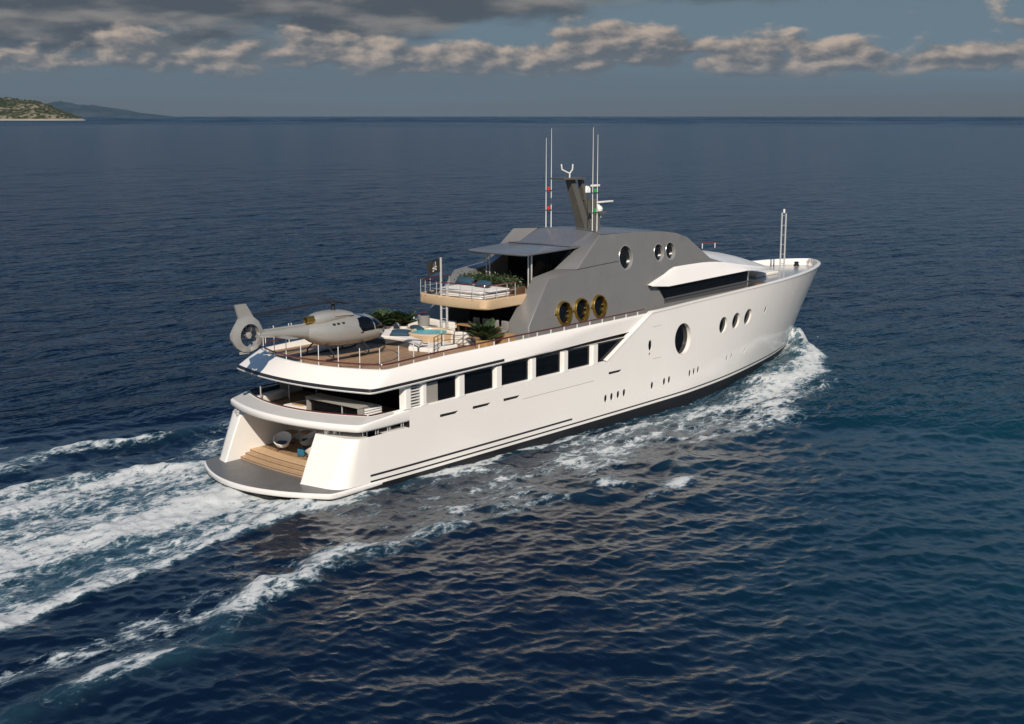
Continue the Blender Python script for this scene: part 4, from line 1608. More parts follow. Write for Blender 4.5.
# balcony rails: outer mahogany rail with steel posts
rb = [(x + .10, y * .965, 9.34) for x, y in bal if x < 17.6]
mb = MB()
rr = [(17.2, 2.66, 9.34)] + rb + [(17.2, -2.66, 9.34)]
mb.tube(rr, .04, n=8)
mb.build('balcony_rail', M['rail'], yacht)
mb = MB()
mb.tube([(p[0], p[1], 8.92) for p in rr], .012, n=6)
mb.build('rail_wire', M['chrome'], yacht)
bp0 = None
for x, y in [(14.17, 1.9), (14.14, .95), (14.13, 0), (14.14, -.95), (14.17, -1.85), (14.45, -2.55), (14.45, 2.55), (15.4, -2.66), (16.35, -2.66), (17.1, -2.66), (15.4, 2.66), (16.35, 2.66), (17.1, 2.66)]:
    if bp0 is None:
        mb = MB()
        mb.tube([(0, 0, 0), (0, 0, .84)], .022, n=8)
        bp0 = mb.build('balcony_post', M['chrome'], yacht, loc=(x, y, 8.5))
    else:
        o = bp0.copy()
        COL.objects.link(o)
        o.location = (x, y, 8.5)

# ---- coach roof: white shell with a long dark window beneath it
def cr_edge(x):
    """half breadth of the shell's lower edge"""
    if x < 41.5: return 4.36
    return 4.36 * math.sqrt(max(0, 1 - ((x - 41.5) / 8.6) ** 2))
def cr_low(x): return 7.82 + .012 * (x - 31) if x > 31.1 else 7.82 + (31.1 - x) * .10
mb = MB()
st = [29.1, 29.8, 30.5, 31.1, 31.8, 32.4, 33, 34, 35, 36, 37, 38, 39, 40, 41, 41.5, 42.2, 43, 44, 45, 46, 47, 48, 48.8, 49.4, 49.8, 50.0]
rows = []
for x in st:
    e = cr_edge(x)
    low = cr_low(x) - (0 if x < 41.5 else (x - 41.5) * .095)
    rise = np.interp(x, [29.1, 32.2, 36.5, 38.5, 41.5, 44, 50], [.02, 1.12, 1.02, .82, .30, .16, .04])
    cz = low + float(rise)
    cy = e - .40 * min(1, (x - 29.0) / 2.4) if x < 44 else e * lerp(.908, .93, (x - 44) / 6)
    midz = max(cz + .01, float(np.interp(x, [29, 31.5, 34, 38, 40, 43.4, 45, 47, 49, 50], [8.2, 9.12, 9.42, 9.46, 9.38, 8.93, 8.62, 8.12, 7.55, 7.2])))
    half = [(e - .3 if e > .5 else e * .4, low - .02), (e - .02, low - .012), (e, low + .015)]
    for q in (.25, .5, .75, .94):
        half.append((lerp(e, cy, q), lerp(low + .015, cz, q)))
    half.append((cy - .06, lerp(cz, midz, .12)))
    for t in (.8, .6, .4, .2, 0):
        half.append((cy * t, cz + (midz - cz) * (1 - t ** 2.0)))
    row = [(x, -y, z) for y, z in half] + [(x, y, z) for y, z in half[::-1][1:]]
    rows.append(row)
mb.loft(rows, cap0=False, cap1=True)
mb.build('coach_roof', M['white'], yacht, ang=28)
mb = MB()
win = []
for x in [30.9 + k * .5 for k in range(0, 23)]:
    win.append(x)
def wy(x): return (4.10 if x < 41.4 else 4.10 * math.sqrt(max(0.05, 1 - ((x - 41.4) / 6.6) ** 2)))
hi = [(x - (.75 if k == 0 else 0), -wy(x), 7.95) for k, x in enumerate(win)]
lo = [(x, -wy(x) - .02, 7.02 + .014 * (x - 31)) for x in win]
mb.loft([hi, lo])
mb.mirror_y()
mb.build_split('wheelhouse_window', M['glass'], yacht, ang=30)
mb = MB()
lo2 = [(x, -wy(x) - .03, 7.03 + .014 * (x - 31)) for x in win]
mb.loft([lo2, [(x, y - .10, z - .02) for x, y, z in lo2], [(x, y - .10, z - .10) for x, y, z in lo2], [(x, y - .02, z - .14) for x, y, z in lo2], [(x, y, 6.0) for x, y, z in lo2]])
mb.mirror_y()
mb.build_split('wheelhouse_base', M['grey_dark'], yacht, ang=30)
# front of the deckhouse under the shell
mb = MB()
a = [(lerp(41.9, 46.5, 1 - (abs(t)) ** 2), 4.0 * t, 0) for t in [-1 + k / 8 for k in range(17)]]
mb.loft([[(x, y, 6.0) for x, y, z in a], [(x + .3, y, 7.9) for x, y, z in a]])
mb.build('deckhouse_front', M['white_rough'], yacht)
# two short mahogany rails on top of the coach roof
for x, y in ((40.2, 1.4), (42.2, .2)):
    mb = MB()
    mb.tube([(x, y, 9.62), (x + 1.6, y - .6, 9.60)], .05, n=8)
    r_ = mb.build('roof_rail', M['rail'], yacht)
    for t in (.15, .85):
        mb = MB()
        mb.tube([(x + 1.6 * t, y - .6 * t, 9.2), (x + 1.6 * t, y - .6 * t, 9.60)], .03, n=8)
        mb.build('rail_post', M['steel_white'], r_)

# ---- foredeck
def inner_y(x, m): return max(0, hull_xy(u_of(x, 6.6), 6.6)[1] - m)
mb = MB()
sx = [46.2, 47, 48, 50, 52, 54, 55.5, 57, 58, 58.6, 58.9]
mb.loft([[(x, -inner_y(x, .30), 6.50) for x in sx], [(x, 0, 6.56) for x in sx], [(x, inner_y(x, .30), 6.50) for x in sx]])
mb.build('foredeck', M['foredeck'], yacht)
mb = MB()
mb.box((46.1, -4.4, 6.0), (46.2, 4.4, 6.51))
mb.build('foredeck_bulkhead', M['white_rough'], yacht, smooth=False)
mb = MB()
mb.add([(41, -4.6, 6.06), (46.15, -4.25, 6.06), (46.15, 4.25, 6.06), (41, 4.6, 6.06)], [(0, 1, 2, 3)])
mb.build('well_deck', M['tan'], yacht, smooth=False)
# bow and ensign masts: twin steel tubes joined by rungs
def twin_mast(name, x, y, z0, z1, z2, sep, n):
    r = None
    mb = MB()
    mb.tube([(x, y + sep / 2, z0), (x, y + sep / 2, z1)], .07, n=10)
    r = mb.build(name, M['chrome'], yacht)
    mb = MB()
    mb.tube([(x + .05, y - sep / 2, z0), (x + .05, y - sep / 2, z2)], .07, n=10)
    mb.build('mast_tube', M['chrome'], r)
    for k in range(n):
        z = lerp(z0 + .5, min(z1, z2) - .2, k / (n - 1))
        mb = MB()
        mb.tube([(x, y + sep / 2, z), (x + .05, y - sep / 2, z)], .022, n=6)
        mb.build('rung', M['chrome'], r)
    return r
bowm = twin_mast('bow_mast', 54.8, 0, 6.5, 11.2, 11.15, .34, 6)
mb = MB()
mb.lathe([(.05, 11.15), (.09, 11.2), (.09, 11.45), (.04, 11.5)], (54.82, 0, 0), n=12)
mb.build('mast_lamp', M['steel_white'], bowm)
ens = twin_mast('ensign_mast', 14.25, .48, 6.05, 10.80, 9.22, .42, 5)
# anchor fairlead near the stem and a mooring block aft of it
mb = MB()
P = [hull_pt(57.3, 6.62, -1, .03), hull_pt(58.4, 6.68, -1, .03), hull_pt(58.4, 6.52, -1, .03), hull_pt(57.3, 6.46, -1, .03)]
mb.add(P, [(0, 1, 2, 3)])
mb.build('fairlead', M['stripe'], yacht, smooth=False)
for x, y in ((53.2, 2.6), (53.9, 2.5)):
    mb = MB()
    mb.lathe([(.16, 6.5), (.16, 6.85), (.2, 6.9), (.1, 6.98)], (x, y, 0), n=14)
    mb.build('bollard', M['chrome'], yacht)
mb = MB()
mb.lathe([(.22, 6.5), (.26, 6.62), (.16, 6.7), (.22, 6.85), (.1, 6.9)], (57.9, 0.3, 0), n=16)
mb.build('windlass', M['black_steel'], yacht)

# ---- radar mast, aerials
mb = MB()
def strut(a, b, w0, w1, d0, d1):
    """tapering box between two points; w sideways, d fore and aft"""
    A, B = Vector(a), Vector(b)
    mb.loft([[(A.x - d0, A.y - w0, A.z), (A.x + d0, A.y - w0, A.z), (A.x + d0, A.y + w0, A.z), (A.x - d0, A.y + w0, A.z)], [(B.x - d1, B.y - w1, B.z), (B.x + d1, B.y - w1, B.z), (B.x + d1, B.y + w1, B.z), (B.x - d1, B.y + w1, B.z)]], closed=True, cap0=True, cap1=True)
strut((27.45, 0, 11.6), (25.85, 0, 14.95), .34, .22, .33, .24)
rm = mb.build('radar_mast', M['mast'], yacht, ang=20)
mb = MB()
strut((28.15, 0, 11.6), (26.95, 0, 15.0), .22, .14, .24, .15)
mb.build('mast_strut', M['mast'], rm, ang=20)
mb = MB()
strut((28.6, 0, 11.6), (28.3, 0, 13.6), .22, .18, .36, .24)
mb.build('mast_column', M['mast'], rm, ang=20)
mb = MB()
mb.box((26.4, -.25, 13.55), (26.9, .25, 13.68))
mb.build('mast_bracket', M['grey_dark'], rm, smooth=False)
mb = MB()
mb.loft([[(24.55, -.55, 15.00), (26.9, -.42, 14.93), (26.9, .42, 14.93), (24.55, .55, 15.00)], [(24.5, -.55, 15.10), (26.95, -.42, 15.06), (26.95, .42, 15.06), (24.5, .55, 15.10)]], closed=True, cap0=True, cap1=True)
mb.build('mast_spreader', M['mast'], rm, ang=20)
mb = MB()
mb.tube([(25.8, 0, 15.05), (25.8, 0, 15.35), (25.35, .28, 15.6), (25.3, .3, 15.95)], .05, n=8)
mb.tube([(25.8, 0, 15.35), (25.9, -.15, 15.6), (25.9, -.17, 15.95)], .05, n=8)
mb.build('wind_sensor', M['steel_white'], rm)
mb = MB()
mb.box((28.15, -.13, 13.28), (30.55, .13, 13.40), bev=.04)
mb.build('radar_scanner', M['white'], rm)
mb = MB()
mb.lathe([(.12, 12.72), (.30, 12.76), (.33, 12.92), (.24, 13.08), (.10, 13.15), (.10, 13.2)], (28.95, 0, 0), n=20)
mb.build('radar_pedestal', M['white'], rm)
mb = MB()
mb.box((28.3, -.3, 12.60), (29.5, .3, 12.70))
mb.build('mast_bracket', M['mast'], rm, smooth=False)
mb = MB()
mb.lathe([(.06, 12.30), (.09, 12.34), (.09, 12.5), (.04, 12.62)], (29.2, 0, 0), n=12)
mb.build('mast_lamp', M['steel_white'], rm)
mb = MB()
mb.lathe([(.14, 14.0), (.25, 14.06), (.25, 14.30), (.16, 14.45), (.05, 14.5)], (27.55, -.1, 0), n=18)
mb.build('satellite_dome', M['white'], rm)
mb = MB()
mb.box((27.7, -.5, 14.42), (28.5, -.25, 14.56), bev=.04)
mb.build('searchlight', M['white'], rm)
mb = MB()
mb.tube([(27.2, -.1, 13.6), (27.55, -.1, 13.95)], .05, n=8)
mb.build('dome_arm', M['mast'], rm)
for s in SY:
    x0 = 25.75
    for k, (dx, top) in enumerate(((0, 17.6), (.55, 18.2)) if s > 0 else ((0, 18.3), (.5, 17.85))):
        mb = MB()
        mb.tube([(x0 + dx, s * 1.9, 11.7), (x0 + dx, s * 1.9, 14.8), (x0 + dx, s * 1.9, top)], [.034, .024, .012], n=8)
        mb.build('whip_aerial', M['steel_white'], yacht)
    for z in (12.93, 14.2):
        mb = MB()
        mb.lathe([(.10, z), (.10, z + .22)], (x0 + .27, s * 1.9, 0), n=14)
        nl = mb.build('navigation_light', M['red'] if s > 0 else M['green'], yacht)
        mb = MB()
        mb.box((x0 - .05, s * 1.9 - .06, z - .05), (x0 + .6, s * 1.9 + .06, z - .005))
        mb.build('light_bracket', M['stripe'], nl, smooth=False)

# ------------------------------------------------------------------ helicopter on the fly deck
heli = thing('helicopter', 'champagne grey helicopter with shrouded tail fan, parked on the aft deck', 'helicopter', (5.95, 1.0, 6.06), R(-1.5))


def hsec(x, hw, zb, zt, zc=None, p=2.3, n=28, yo=0):
    """one cross-section of the fuselage: a superellipse with its own widest height"""
    zc = (zb + zt) / 2 if zc is None else zc
    out = []
    for k in range(n):
        t = 2 * math.pi * k / n
        c, s = math.cos(t), math.sin(t)
        y = hw * math.copysign(abs(c) ** (2 / p), c)
        z = zc + (zt - zc if s > 0 else zc - zb) * math.copysign(abs(s) ** (2 / p), s)
        out.append((x, y + yo, z))
    return out


mb = MB()
S = [(3.62, .03, 1.02, 1.10), (3.56, .22, .90, 1.24), (3.38, .44, .78, 1.42), (3.05, .67, .67, 1.66), (2.6, .84, .58, 1.90), (2.0, .94, .53, 2.09), (1.3, .98, .51, 2.20), (.6, .99, .51, 2.23), (0, .98, .54, 2.22),
     (-.6, .94, .62, 2.18), (-1.1, .84, .74, 2.10), (-1.55, .68, .90, 2.02), (-1.9, .50, 1.10, 1.97), (-2.15, .36, 1.28, 1.92)]
mb.loft([hsec(x, w, a, b, zc=lerp(a, b, .46)) for x, w, a, b in S], closed=True, cap0=True, cap1=True)
fus = mb.build('fuselage', M['heli'], heli, ang=60)
# engine cowling on top, running back to the exhaust
mb = MB()
S = [(1.35, .10, 2.10, 2.22), (1.1, .40, 2.05, 2.36), (.6, .55, 2.0, 2.48), (.0, .60, 2.0, 2.54), (-.6, .60, 1.9, 2.55), (-1.0, .55, 1.85, 2.53), (-1.35, .46, 1.8, 2.48), (-1.55, .38, 1.85, 2.40)]
mb.loft([hsec(x, w, a, b, zc=lerp(a, b, .4), p=2.6) for x, w, a, b in S], closed=True, cap0=True, cap1=True)
mb.build('engine_cowling', M['heli'], heli, ang=60)
# side intake on the cowling, vent slots and hinge marks along the shoulder
for s in (-1, 1):
    mb = MB()
    for k, x in enumerate((-.75, -.45, -.1)):
        mb.box((x, s * .90, 1.90), (x + .14, s * .78, 1.94))
    mb.build('vent', M['heli_dark'], heli, smooth=False)
    mb = MB()
    mb.loft([[(1.0, s * .56, 2.20), (.2, s * .63, 2.27), (-.4, s * .64, 2.27)], [(1.0, s * .48, 2.30), (.2, s * .57, 2.42), (-.4, s * .58, 2.40)]])
    mb.build('intake_grille', M['taupe'], heli)
mb = MB()
mb.lathe([(.20, -1.45), (.20, -2.05), (.165, -2.06), (.16, -1.6)], (0, -.12, 2.20), axis='x', n=20, capb=False)
ex = mb.build('exhaust', M['brass'], heli)
mb = MB()
mb.lathe([(.165, -1.98), (.0, -1.99)], (0, -.12, 2.20), axis='x', n=20, capa=False, capb=False)
mb.build('exhaust_bore', M['black'], ex)
# canopy glazing: windscreen and door windows, proud skins on the fuselage
def fus_y(x, z):
    xs_ = [s[0] for s in FS]
    for i in range(len(FS) - 1):
        if FS[i][0] >= x >= FS[i + 1][0]:
            t = (FS[i][0] - x) / (FS[i][0] - FS[i + 1][0])
            hw, zb, zt_ = [lerp(FS[i][k], FS[i + 1][k], t) for k in (1, 2, 3)]
            zc = lerp(zb, zt_, .46)
            q = abs(z - zc) / ((zt_ - zc) if z > zc else (zc - zb))
            if q >= 1: return 0.0
            return hw * (1 - q ** 2.3) ** (1 / 2.3)
    return 0.0
FS = [(3.62, .03, 1.02, 1.10), (3.56, .22, .90, 1.24), (3.38, .44, .78, 1.42), (3.05, .67, .67, 1.66), (2.6, .84, .58, 1.90), (2.0, .94, .53, 2.09), (1.3, .98, .51, 2.20), (.6, .99, .51, 2.23), (0, .98, .54, 2.22),
      (-.6, .94, .62, 2.18), (-1.1, .84, .74, 2.10)]


def skin(name, poly, s, off, m, parent):
    """a glazed patch lying on the fuselage, given by an outline in side view"""
    pts = densify(poly, .12)
    n0 = len(pts)
    edges = [(i, (i + 1) % n0) for i in range(n0)]
    x0, x1 = min(p[0] for p in pts), max(p[0] for p in pts)
    z0, z1 = min(p[1] for p in pts), max(p[1] for p in pts)
    x = x0 + .06
    while x < x1:
        z = z0 + .05
        while z < z1:
            if in_poly((x, z), poly): pts.append((x, z))
            z += .10
        x += .12
    r = delaunay_2d_cdt([Vector(p) for p in pts], edges, [], 0, 1e-6)
    F = [t for t in r[2] if in_poly((sum(r[0][i].x for i in t) / 3, sum(r[0][i].y for i in t) / 3), poly)]
    mb = MB()
    mb.add([(p.x, s * (fus_y(p.x, p.y) + off), p.y) for p in r[0]], F)
    return mb.build(name, m, parent)


for s in (-1, 1):
    skin('door_window', [(2.20, 1.30), (2.16, 1.92), (1.55, 2.05), (1.12, 2.02), (1.02, 1.62), (1.25, 1.28)], s, .012, M['glass'], heli)
    skin('windscreen', [(2.30, 1.30), (2.26, 1.92), (2.62, 1.80), (3.02, 1.58), (3.30, 1.38), (3.42, 1.22), (3.0, 1.25)], s, .012, M['glass'], heli)
    skin('rear_window', [(.82, 1.52), (.90, 2.0), (.25, 2.0), (.05, 1.74)], s, .006, M['heli'] if s < 0 else M['glass'], heli)
    # door outline
    mb = MB()
    dl = [(.95, 2.04), (.92, 1.2), (1.05, .74)]
    mb.tube([(x, s * (fus_y(x, z) + .004), z) for x, z in dl], .009, n=5)
    mb.build('door_seam', M['heli_dark'], heli)
    mb = MB()
    mb.box((1.12, s * (fus_y(1.2, 1.25) - .01), 1.22), (1.30, s * (fus_y(1.2, 1.25) + .025), 1.27))
    mb.build('door_handle', M['heli_dark'], heli, smooth=False)
# windscreen middle frame
mb = MB()
mb.tube([(3.46, 0, 1.38), (3.2, 0, 1.58), (2.8, 0, 1.84), (2.2, 0, 2.07)], .03, n=6)
mb.build('windscreen_frame', M['heli'], heli)
# tail boom
mb = MB()
S = [(-1.85, .44, 1.12, 1.98), (-2.4, .36, 1.27, 1.94), (-3.2, .29, 1.42, 1.93), (-4.2, .23, 1.54, 1.93), (-5.25, .18, 1.62, 1.94)]
mb.loft([hsec(x, w, a, b) for x, w, a, b in S], closed=True, cap0=True, cap1=True)
boom = mb.build('tail_boom', M['heli'], heli, ang=60)
mb = MB()
mb.loft([hsec(x, .085, 1.90, 2.03) for x in (-1.9, -2.6, -3.6, -4.8)], closed=True, cap0=True, cap1=True)
mb.build('drive_shaft_cover', M['heli'], boom, ang=60)
for x in (-2.9, -4.1):
    mb = MB()
    mb.tube([(x, 0, 2.0), (x - .05, 0, 2.16)], .02, n=6)
    mb.build('boom_aerial', M['steel_white'], boom)
# horizontal stabiliser
mb = MB()
mb.loft([[(-3.45, y, 1.56), (-3.65, y, 1.60), (-4.15, y, 1.56), (-3.65, y, 1.53)] for y in (-1.25, 1.25)], closed=True, cap0=True, cap1=True)
mb.build('stabiliser', M['heli'], heli)
# tail fin with the shrouded fan: outline with a hole, bulged shroud
FC = (-5.78, 1.86)
RF = .60
fin = [(-5.10, 1.70), (-5.10, 2.02), (-5.40, 2.55), (-5.72, 2.80), (-5.98, 3.20), (-6.22, 3.55), (-6.98, 3.55), (-6.86, 3.15), (-6.74, 2.80), (-7.05, 2.42), (-7.32, 2.05), (-7.32, 1.75), (-7.0, 1.25), (-6.60, .98), (-6.05, .92), (-5.60, 1.05), (-5.25, 1.38)]
fin = [(x + .32, z) for x, z in fin]
fin = [(FC[0] + (x - FC[0]) * .90 + .02, FC[1] + (z - FC[1]) * (.92 if z < 2.2 else .97)) for x, z in fin]
def fin_hw(x, z):
    r = math.hypot(x - FC[0], z - FC[1])
    edge = lerp(.20, .06, sm(r, .62, 1.05))
    return edge if z < 2.6 else lerp(edge, .055, sm(z, 2.6, 2.9))
hole = [(FC[0] + RF * math.cos(2 * math.pi * k / 36), FC[1] + RF * math.sin(2 * math.pi * k / 36)) for k in range(36)]
mb = MB()
panel(mb, fin, [hole], lambda x, z: (x, -fin_hw(x, z), z), (.14, .14), .14, .2, (0, 1, 0))
mb.mirror_y()
fo = densify(fin, .14)
mb.loft([[(x, -fin_hw(x, z), z) for x, z in fo], [(x, fin_hw(x, z), z) for x, z in fo]], closed=True)
tf = mb.build('tail_fin', M['heli'], heli, ang=40)
mb = MB()
mb.lathe([(.10, -.16), (.17, -.12), (.17, .12), (.10, .16)], (FC[0], 0, FC[1]), axis='y', n=20)
hubf = mb.build('fan_hub', M['heli'], tf)
for k in range(10):
    t = 2 * math.pi * k / 10 + .15
    c, s = math.cos(t), math.sin(t)
    mb = MB()
    V = []
    for r_, w, tw in ((.15, .05, .07), (.57, .075, .03)):
        for sg in (-1, 1):
            V.append((FC[0] + r_ * c - sg * w * s, sg * tw, FC[1] + r_ * s + sg * w * c))
            V.append((FC[0] + r_ * c - sg * w * s, sg * tw + .018, FC[1] + r_ * s + sg * w * c))
    mb.add(V, [(0, 2, 6, 4), (1, 5, 7, 3), (0, 4, 5, 1), (2, 3, 7, 6), (0, 1, 3, 2), (4, 6, 7, 5)])
    mb.build('fan_blade', M['heli_dark'], tf, smooth=False)
mb = MB()
mb.box((-5.72, -.03, .90), (-6.35, .03, 1.04), bev=.02)
mb.build('tail_skid', M['heli'], tf)
# main rotor
mb = MB()
mb.tube([(0, 0, 2.42), (0, 0, 2.98)], [.14, .09], n=12)
mb.lathe([(.10, 2.86), (.30, 2.90), (.30, 2.97), (.16, 3.03), (.08, 3.08)], (0, 0, 0), n=16)
rh = mb.build('rotor_hub', M['heli_dark'], heli)
for k, deg in enumerate((177, 72, 300)):
    t = R(deg)
    c, s = math.cos(t), math.sin(t)
    loops = []
    for i in range(13):
        r_ = lerp(.2, 5.35, i / 12)
        w = .06 if r_ < .6 else .21
        z = 2.94 + .05 * min(1, r_) - .0085 * r_ * r_
        loops.append([(r_ * c - q * s, r_ * s + q * c, z + dz) for q, dz in ((-w, .05), (-w * .4, .055), (w, -.03), (w * .2, -.03))])
    mb = MB()
    mb.loft(loops, closed=True, cap0=True, cap1=True)
    mb.build('rotor_blade', M['heli_dark'], heli, ang=50)
    mb = MB()
    mb.box((-.12, -.07, -.05), (.12, .07, .05), bev=.02)
    o = mb.build('blade_grip', M['heli_dark'], rh, loc=(.45 * c, .45 * s, 2.97))
    o.rotation_euler = (0, 0, t)
# skids
for s in (-1, 1):
    mb = MB()
    mb.tube([(2.75, s * 1.12, .30), (2.55, s * 1.12, .12), (2.25, s * 1.12, .06), (-1.35, s * 1.12, .06), (-1.55, s * 1.12, .08)], .055, n=10)
    mb.tube([(1.55, s * 1.12, .06), (1.55, s * 1.05, .35), (1.52, s * .62, .68)], .045, n=8)
    mb.tube([(-1.0, s * 1.12, .06), (-1.0, s * 1.05, .40), (-1.0, s * .5, .82)], .045, n=8)
    sk = mb.build('landing_skid', M['heli_dark'], heli)
    mb = MB()
    mb.box((1.2, s * 1.06, .10), (.2, s * 1.30, .14), bev=.01)
    mb.build('boarding_step', M['heli_dark'], sk)
for c, lx in ((1.85, 'taxi'), ):
    mb = MB()
    mb.lathe([(.10, .50), (.14, .54), (.12, .60)], (c, 0, 0), n=14)
    mb.build('landing_light', M['chrome'], heli)

# ------------------------------------------------------------------ fly deck fittings that belong to the yacht
HC = (6.1, .6)
def arc(r, a0, a1, n=24):
    return [(HC[0] + r * math.cos(R(lerp(a0, a1, k / n))), HC[1] + r * math.sin(R(lerp(a0, a1, k / n)))) for k in range(n + 1)]
ain = arc(4.35, -34, 52)
pad = ain + [(10.2, 4.25), (12.4, 3.2), (13.5, 2.2), (13.6, 1.2), (12.3, .9), (11.25, .1), (10.85, -1.1)]
mb = MB()
mb.prism(pad, 6.055, 6.36)
mb.build('sunpad_base', M['white_rough'], yacht, smooth=False, bevel=.02)
mb = MB()
a1, a2 = arc(4.33, -34.4, 52.4), arc(4.28, -34.4, 52.4)
mb.loft([[(x, y, 6.06) for x, y in a2], [(x, y, 6.355) for x, y in a2], [(x, y, 6.365) for x, y in a1]])
mb.prism([a2[0], a1[0], (a1[0][0] + .5, a1[0][1] + .25), (a1[0][0] + .72, a1[0][1] - .02)], 6.06, 6.35)
mb.build('sunpad_kick_board', M['grey_dark'], yacht)
mb = MB()
pad2 = arc(4.40, -33, 51) + [(10.2, 4.15), (12.35, 3.1), (13.4, 2.15), (13.5, 1.25), (12.25, .85), (11.2, .05), (10.8, -1.05)]
mb.prism(pad2, 6.362, 6.52)
mb.build('sunpad_cushion', M['fabric_white'], yacht, smooth=False, bevel=.05)
mb = MB()
mb.prism([(9.55, -1.15), (9.95, -2.55), (11.9, -2.75), (12.3, -1.55), (11.4, -1.2), (10.9, -.6), (10.3, -.55)], 6.055, 6.30)
mb.build('tub_bench', M['fabric_white'], yacht, smooth=False, bevel=.04)
TC = (12.55, .0)
mb = MB()
mb.lathe([(1.37, 6.06), (1.38, 6.58), (1.40, 6.61), (1.40, 6.66), (1.36, 6.69), (1.16, 6.69), (1.13, 6.66), (1.13, 6.40)], (*TC, 0), n=48, capa=False, capb=False)
tub = mb.build('hot_tub', M['tan'], yacht, ang=45)
mb = MB()
mb.lathe([(1.14, 6.635), (.0, 6.636)], (*TC, 0), n=48, capa=False, capb=False)
mb.build('tub_water', M['pool'], tub)
# black guard rails round the two stair openings
for x0, y0, x1, y1 in ((9.75, -2.95, 10.9, -2.45), (11.9, -2.5, 12.95, -2.9)):
    mb = MB()
    A, B = Vector((x0, y0, 6.05)), Vector((x1, y1, 6.05))
    up = Vector((0, 0, .95))
    mb.tube([A, A + up, B + up, B], .028, n=8)
    for k in (.25, .5, .75):
        mb.tube([A + up * k, B + up * k], .016, n=6)
    m_ = A.lerp(B, .5)
    mb.tube([m_, m_ + up], .02, n=6)
    d = Vector((.75, -.2, 0))
    mb.tube([B + up, B + up + d - Vector((0, 0, .12)), B + d], .026, n=8)
    for k in (.3, .6):
        mb.tube([B + up * k, B + d + up * k], .016, n=6)
    mb.build('stair_guard', M['black_steel'], yacht)
# sofa bench by the mast
mb = MB()
mb.box((12.9, -2.6, 6.055), (13.6, -.95, 6.42), bev=.05)
mb.box((12.9, -2.6, 6.42), (13.12, -.95, 6.80), bev=.05)
mb.build('deck_sofa', M['fabric_white'], yacht)
mb = MB()
mb.box((14.6, .6, 6.055), (15.4, 3.4, 6.42), bev=.05)
mb.box((15.3, .6, 6.42), (15.55, 3.4, 6.85), bev=.05)
mb.build('deck_sofa', M['fabric_white'], yacht)

# ------------------------------------------------------------------ loose furniture of the fly deck
def cushion(name, label, loc, size, rz, m, group=None, tilt=0.0):
    mb = MB()
    sx, sy, sz = size
    rows = []
    n = 14
    top, bot = [], []
    for i in range(n + 1):
        rt, rb = [], []
        for j in range(n + 1):
            u, v = -1 + 2 * i / n, -1 + 2 * j / n
            f = max(0, (1 - abs(u) ** 3.2) * (1 - abs(v) ** 3.2)) ** .5
            k = 1 - .06 * (1 - abs(v)) * abs(u) ** 2 - .06 * (1 - abs(u)) * abs(v) ** 2
            rt.append((u * sx / 2 * k, v * sy / 2 * k, sz / 2 * f))
            rb.append((u * sx / 2 * k, v * sy / 2 * k, -sz / 2 * f))
        top.append(rt)
        bot.append(rb)
    mb.loft(top)
    mb.loft(bot)
    o = mb.build(name, m, None, ang=80)
    o.location = loc
    o.rotation_euler = (0, tilt, rz)
    return tag(o, label, 'cushion', group)


cushion('cushion', 'large dark blue cushion lying on the white sunpad beside the round hot tub', (11.15, 1.05, 6.66), (.95, 1.15, .30), R(35), M['fabric_blue'], 'blue cushions by the hot tub', R(-8))
cushion('cushion', 'long dark blue bolster behind the far rim of the hot tub', (13.05, 1.55, 6.66), (.50, 1.35, .28), R(-25), M['fabric_blue'], 'blue cushions by the hot tub')
cushion('cushion', 'teal blue cushion on the far side of the upper sun bed, nearest the hedge', (16.9, 1.15, 9.12), (.55, 1.25, .42), R(8), M['fabric_blue'], 'blue cushions on the sun bed', R(-30))
cushion('cushion', 'teal blue cushion on the near side of the upper sun bed', (16.4, -.75, 9.12), (.55, 1.15, .42), R(-5), M['fabric_blue'], 'blue cushions on the sun bed', R(-30))

# sun bed on the upper deck: layered white mattresses
t = thing('sun_bed', 'wide layered white sun bed on the upper teak balcony', 'sun bed', (15.6, -.4, 8.48))
for k, (z0, z1, ins, m_) in enumerate(((.02, .12, .06, 'white_rough'), (.13, .22, .0, 'white'), (.24, .30, .05, 'taupe'), (.31, .45, .0, 'fabric_white'))):
    mb = MB()
    p = fillet([(1.6, -1.75), (-.95, -1.75), (-1.0, 0), (-.95, 1.75), (1.6, 1.75)], [0, .25, .5, .25, 0], 6)
    mb.prism([(x * (1 - ins * .3), y * (1 - ins * .4)) for x, y in p], z0, z1)
    mb.build(('bed_plinth', 'bed_frame', 'shadow_gap', 'mattress')[k], M[m_], t, smooth=False, bevel=.02 if k != 3 else .05)

def leaves(mb, n, c, rad, size, rng, mi=2, droop=.3):
    for k in range(n):
        p = Vector((rng.gauss(0, .42), rng.gauss(0, .42), rng.gauss(0, .42)))
        p = Vector((c[0] + p.x * rad[0], c[1] + p.y * rad[1], c[2] + p.z * rad[2]))
        d = Vector((rng.uniform(-1, 1), rng.uniform(-1, 1), rng.uniform(-.2, 1))).normalized()
        s_ = size * rng.uniform(.6, 1.3)
        a = d.cross(Vector((rng.uniform(-1, 1), rng.uniform(-1, 1), rng.uniform(-1, 1)))).normalized()
        tip = p + d * s_ * 1.4 - Vector((0, 0, droop * s_))
        mid = p + d * s_ * .7
        mb.add([p, mid + a * s_ * .28, tip, mid - a * s_ * .28], [(0, 1, 2, 3)], rng.randrange(mi))


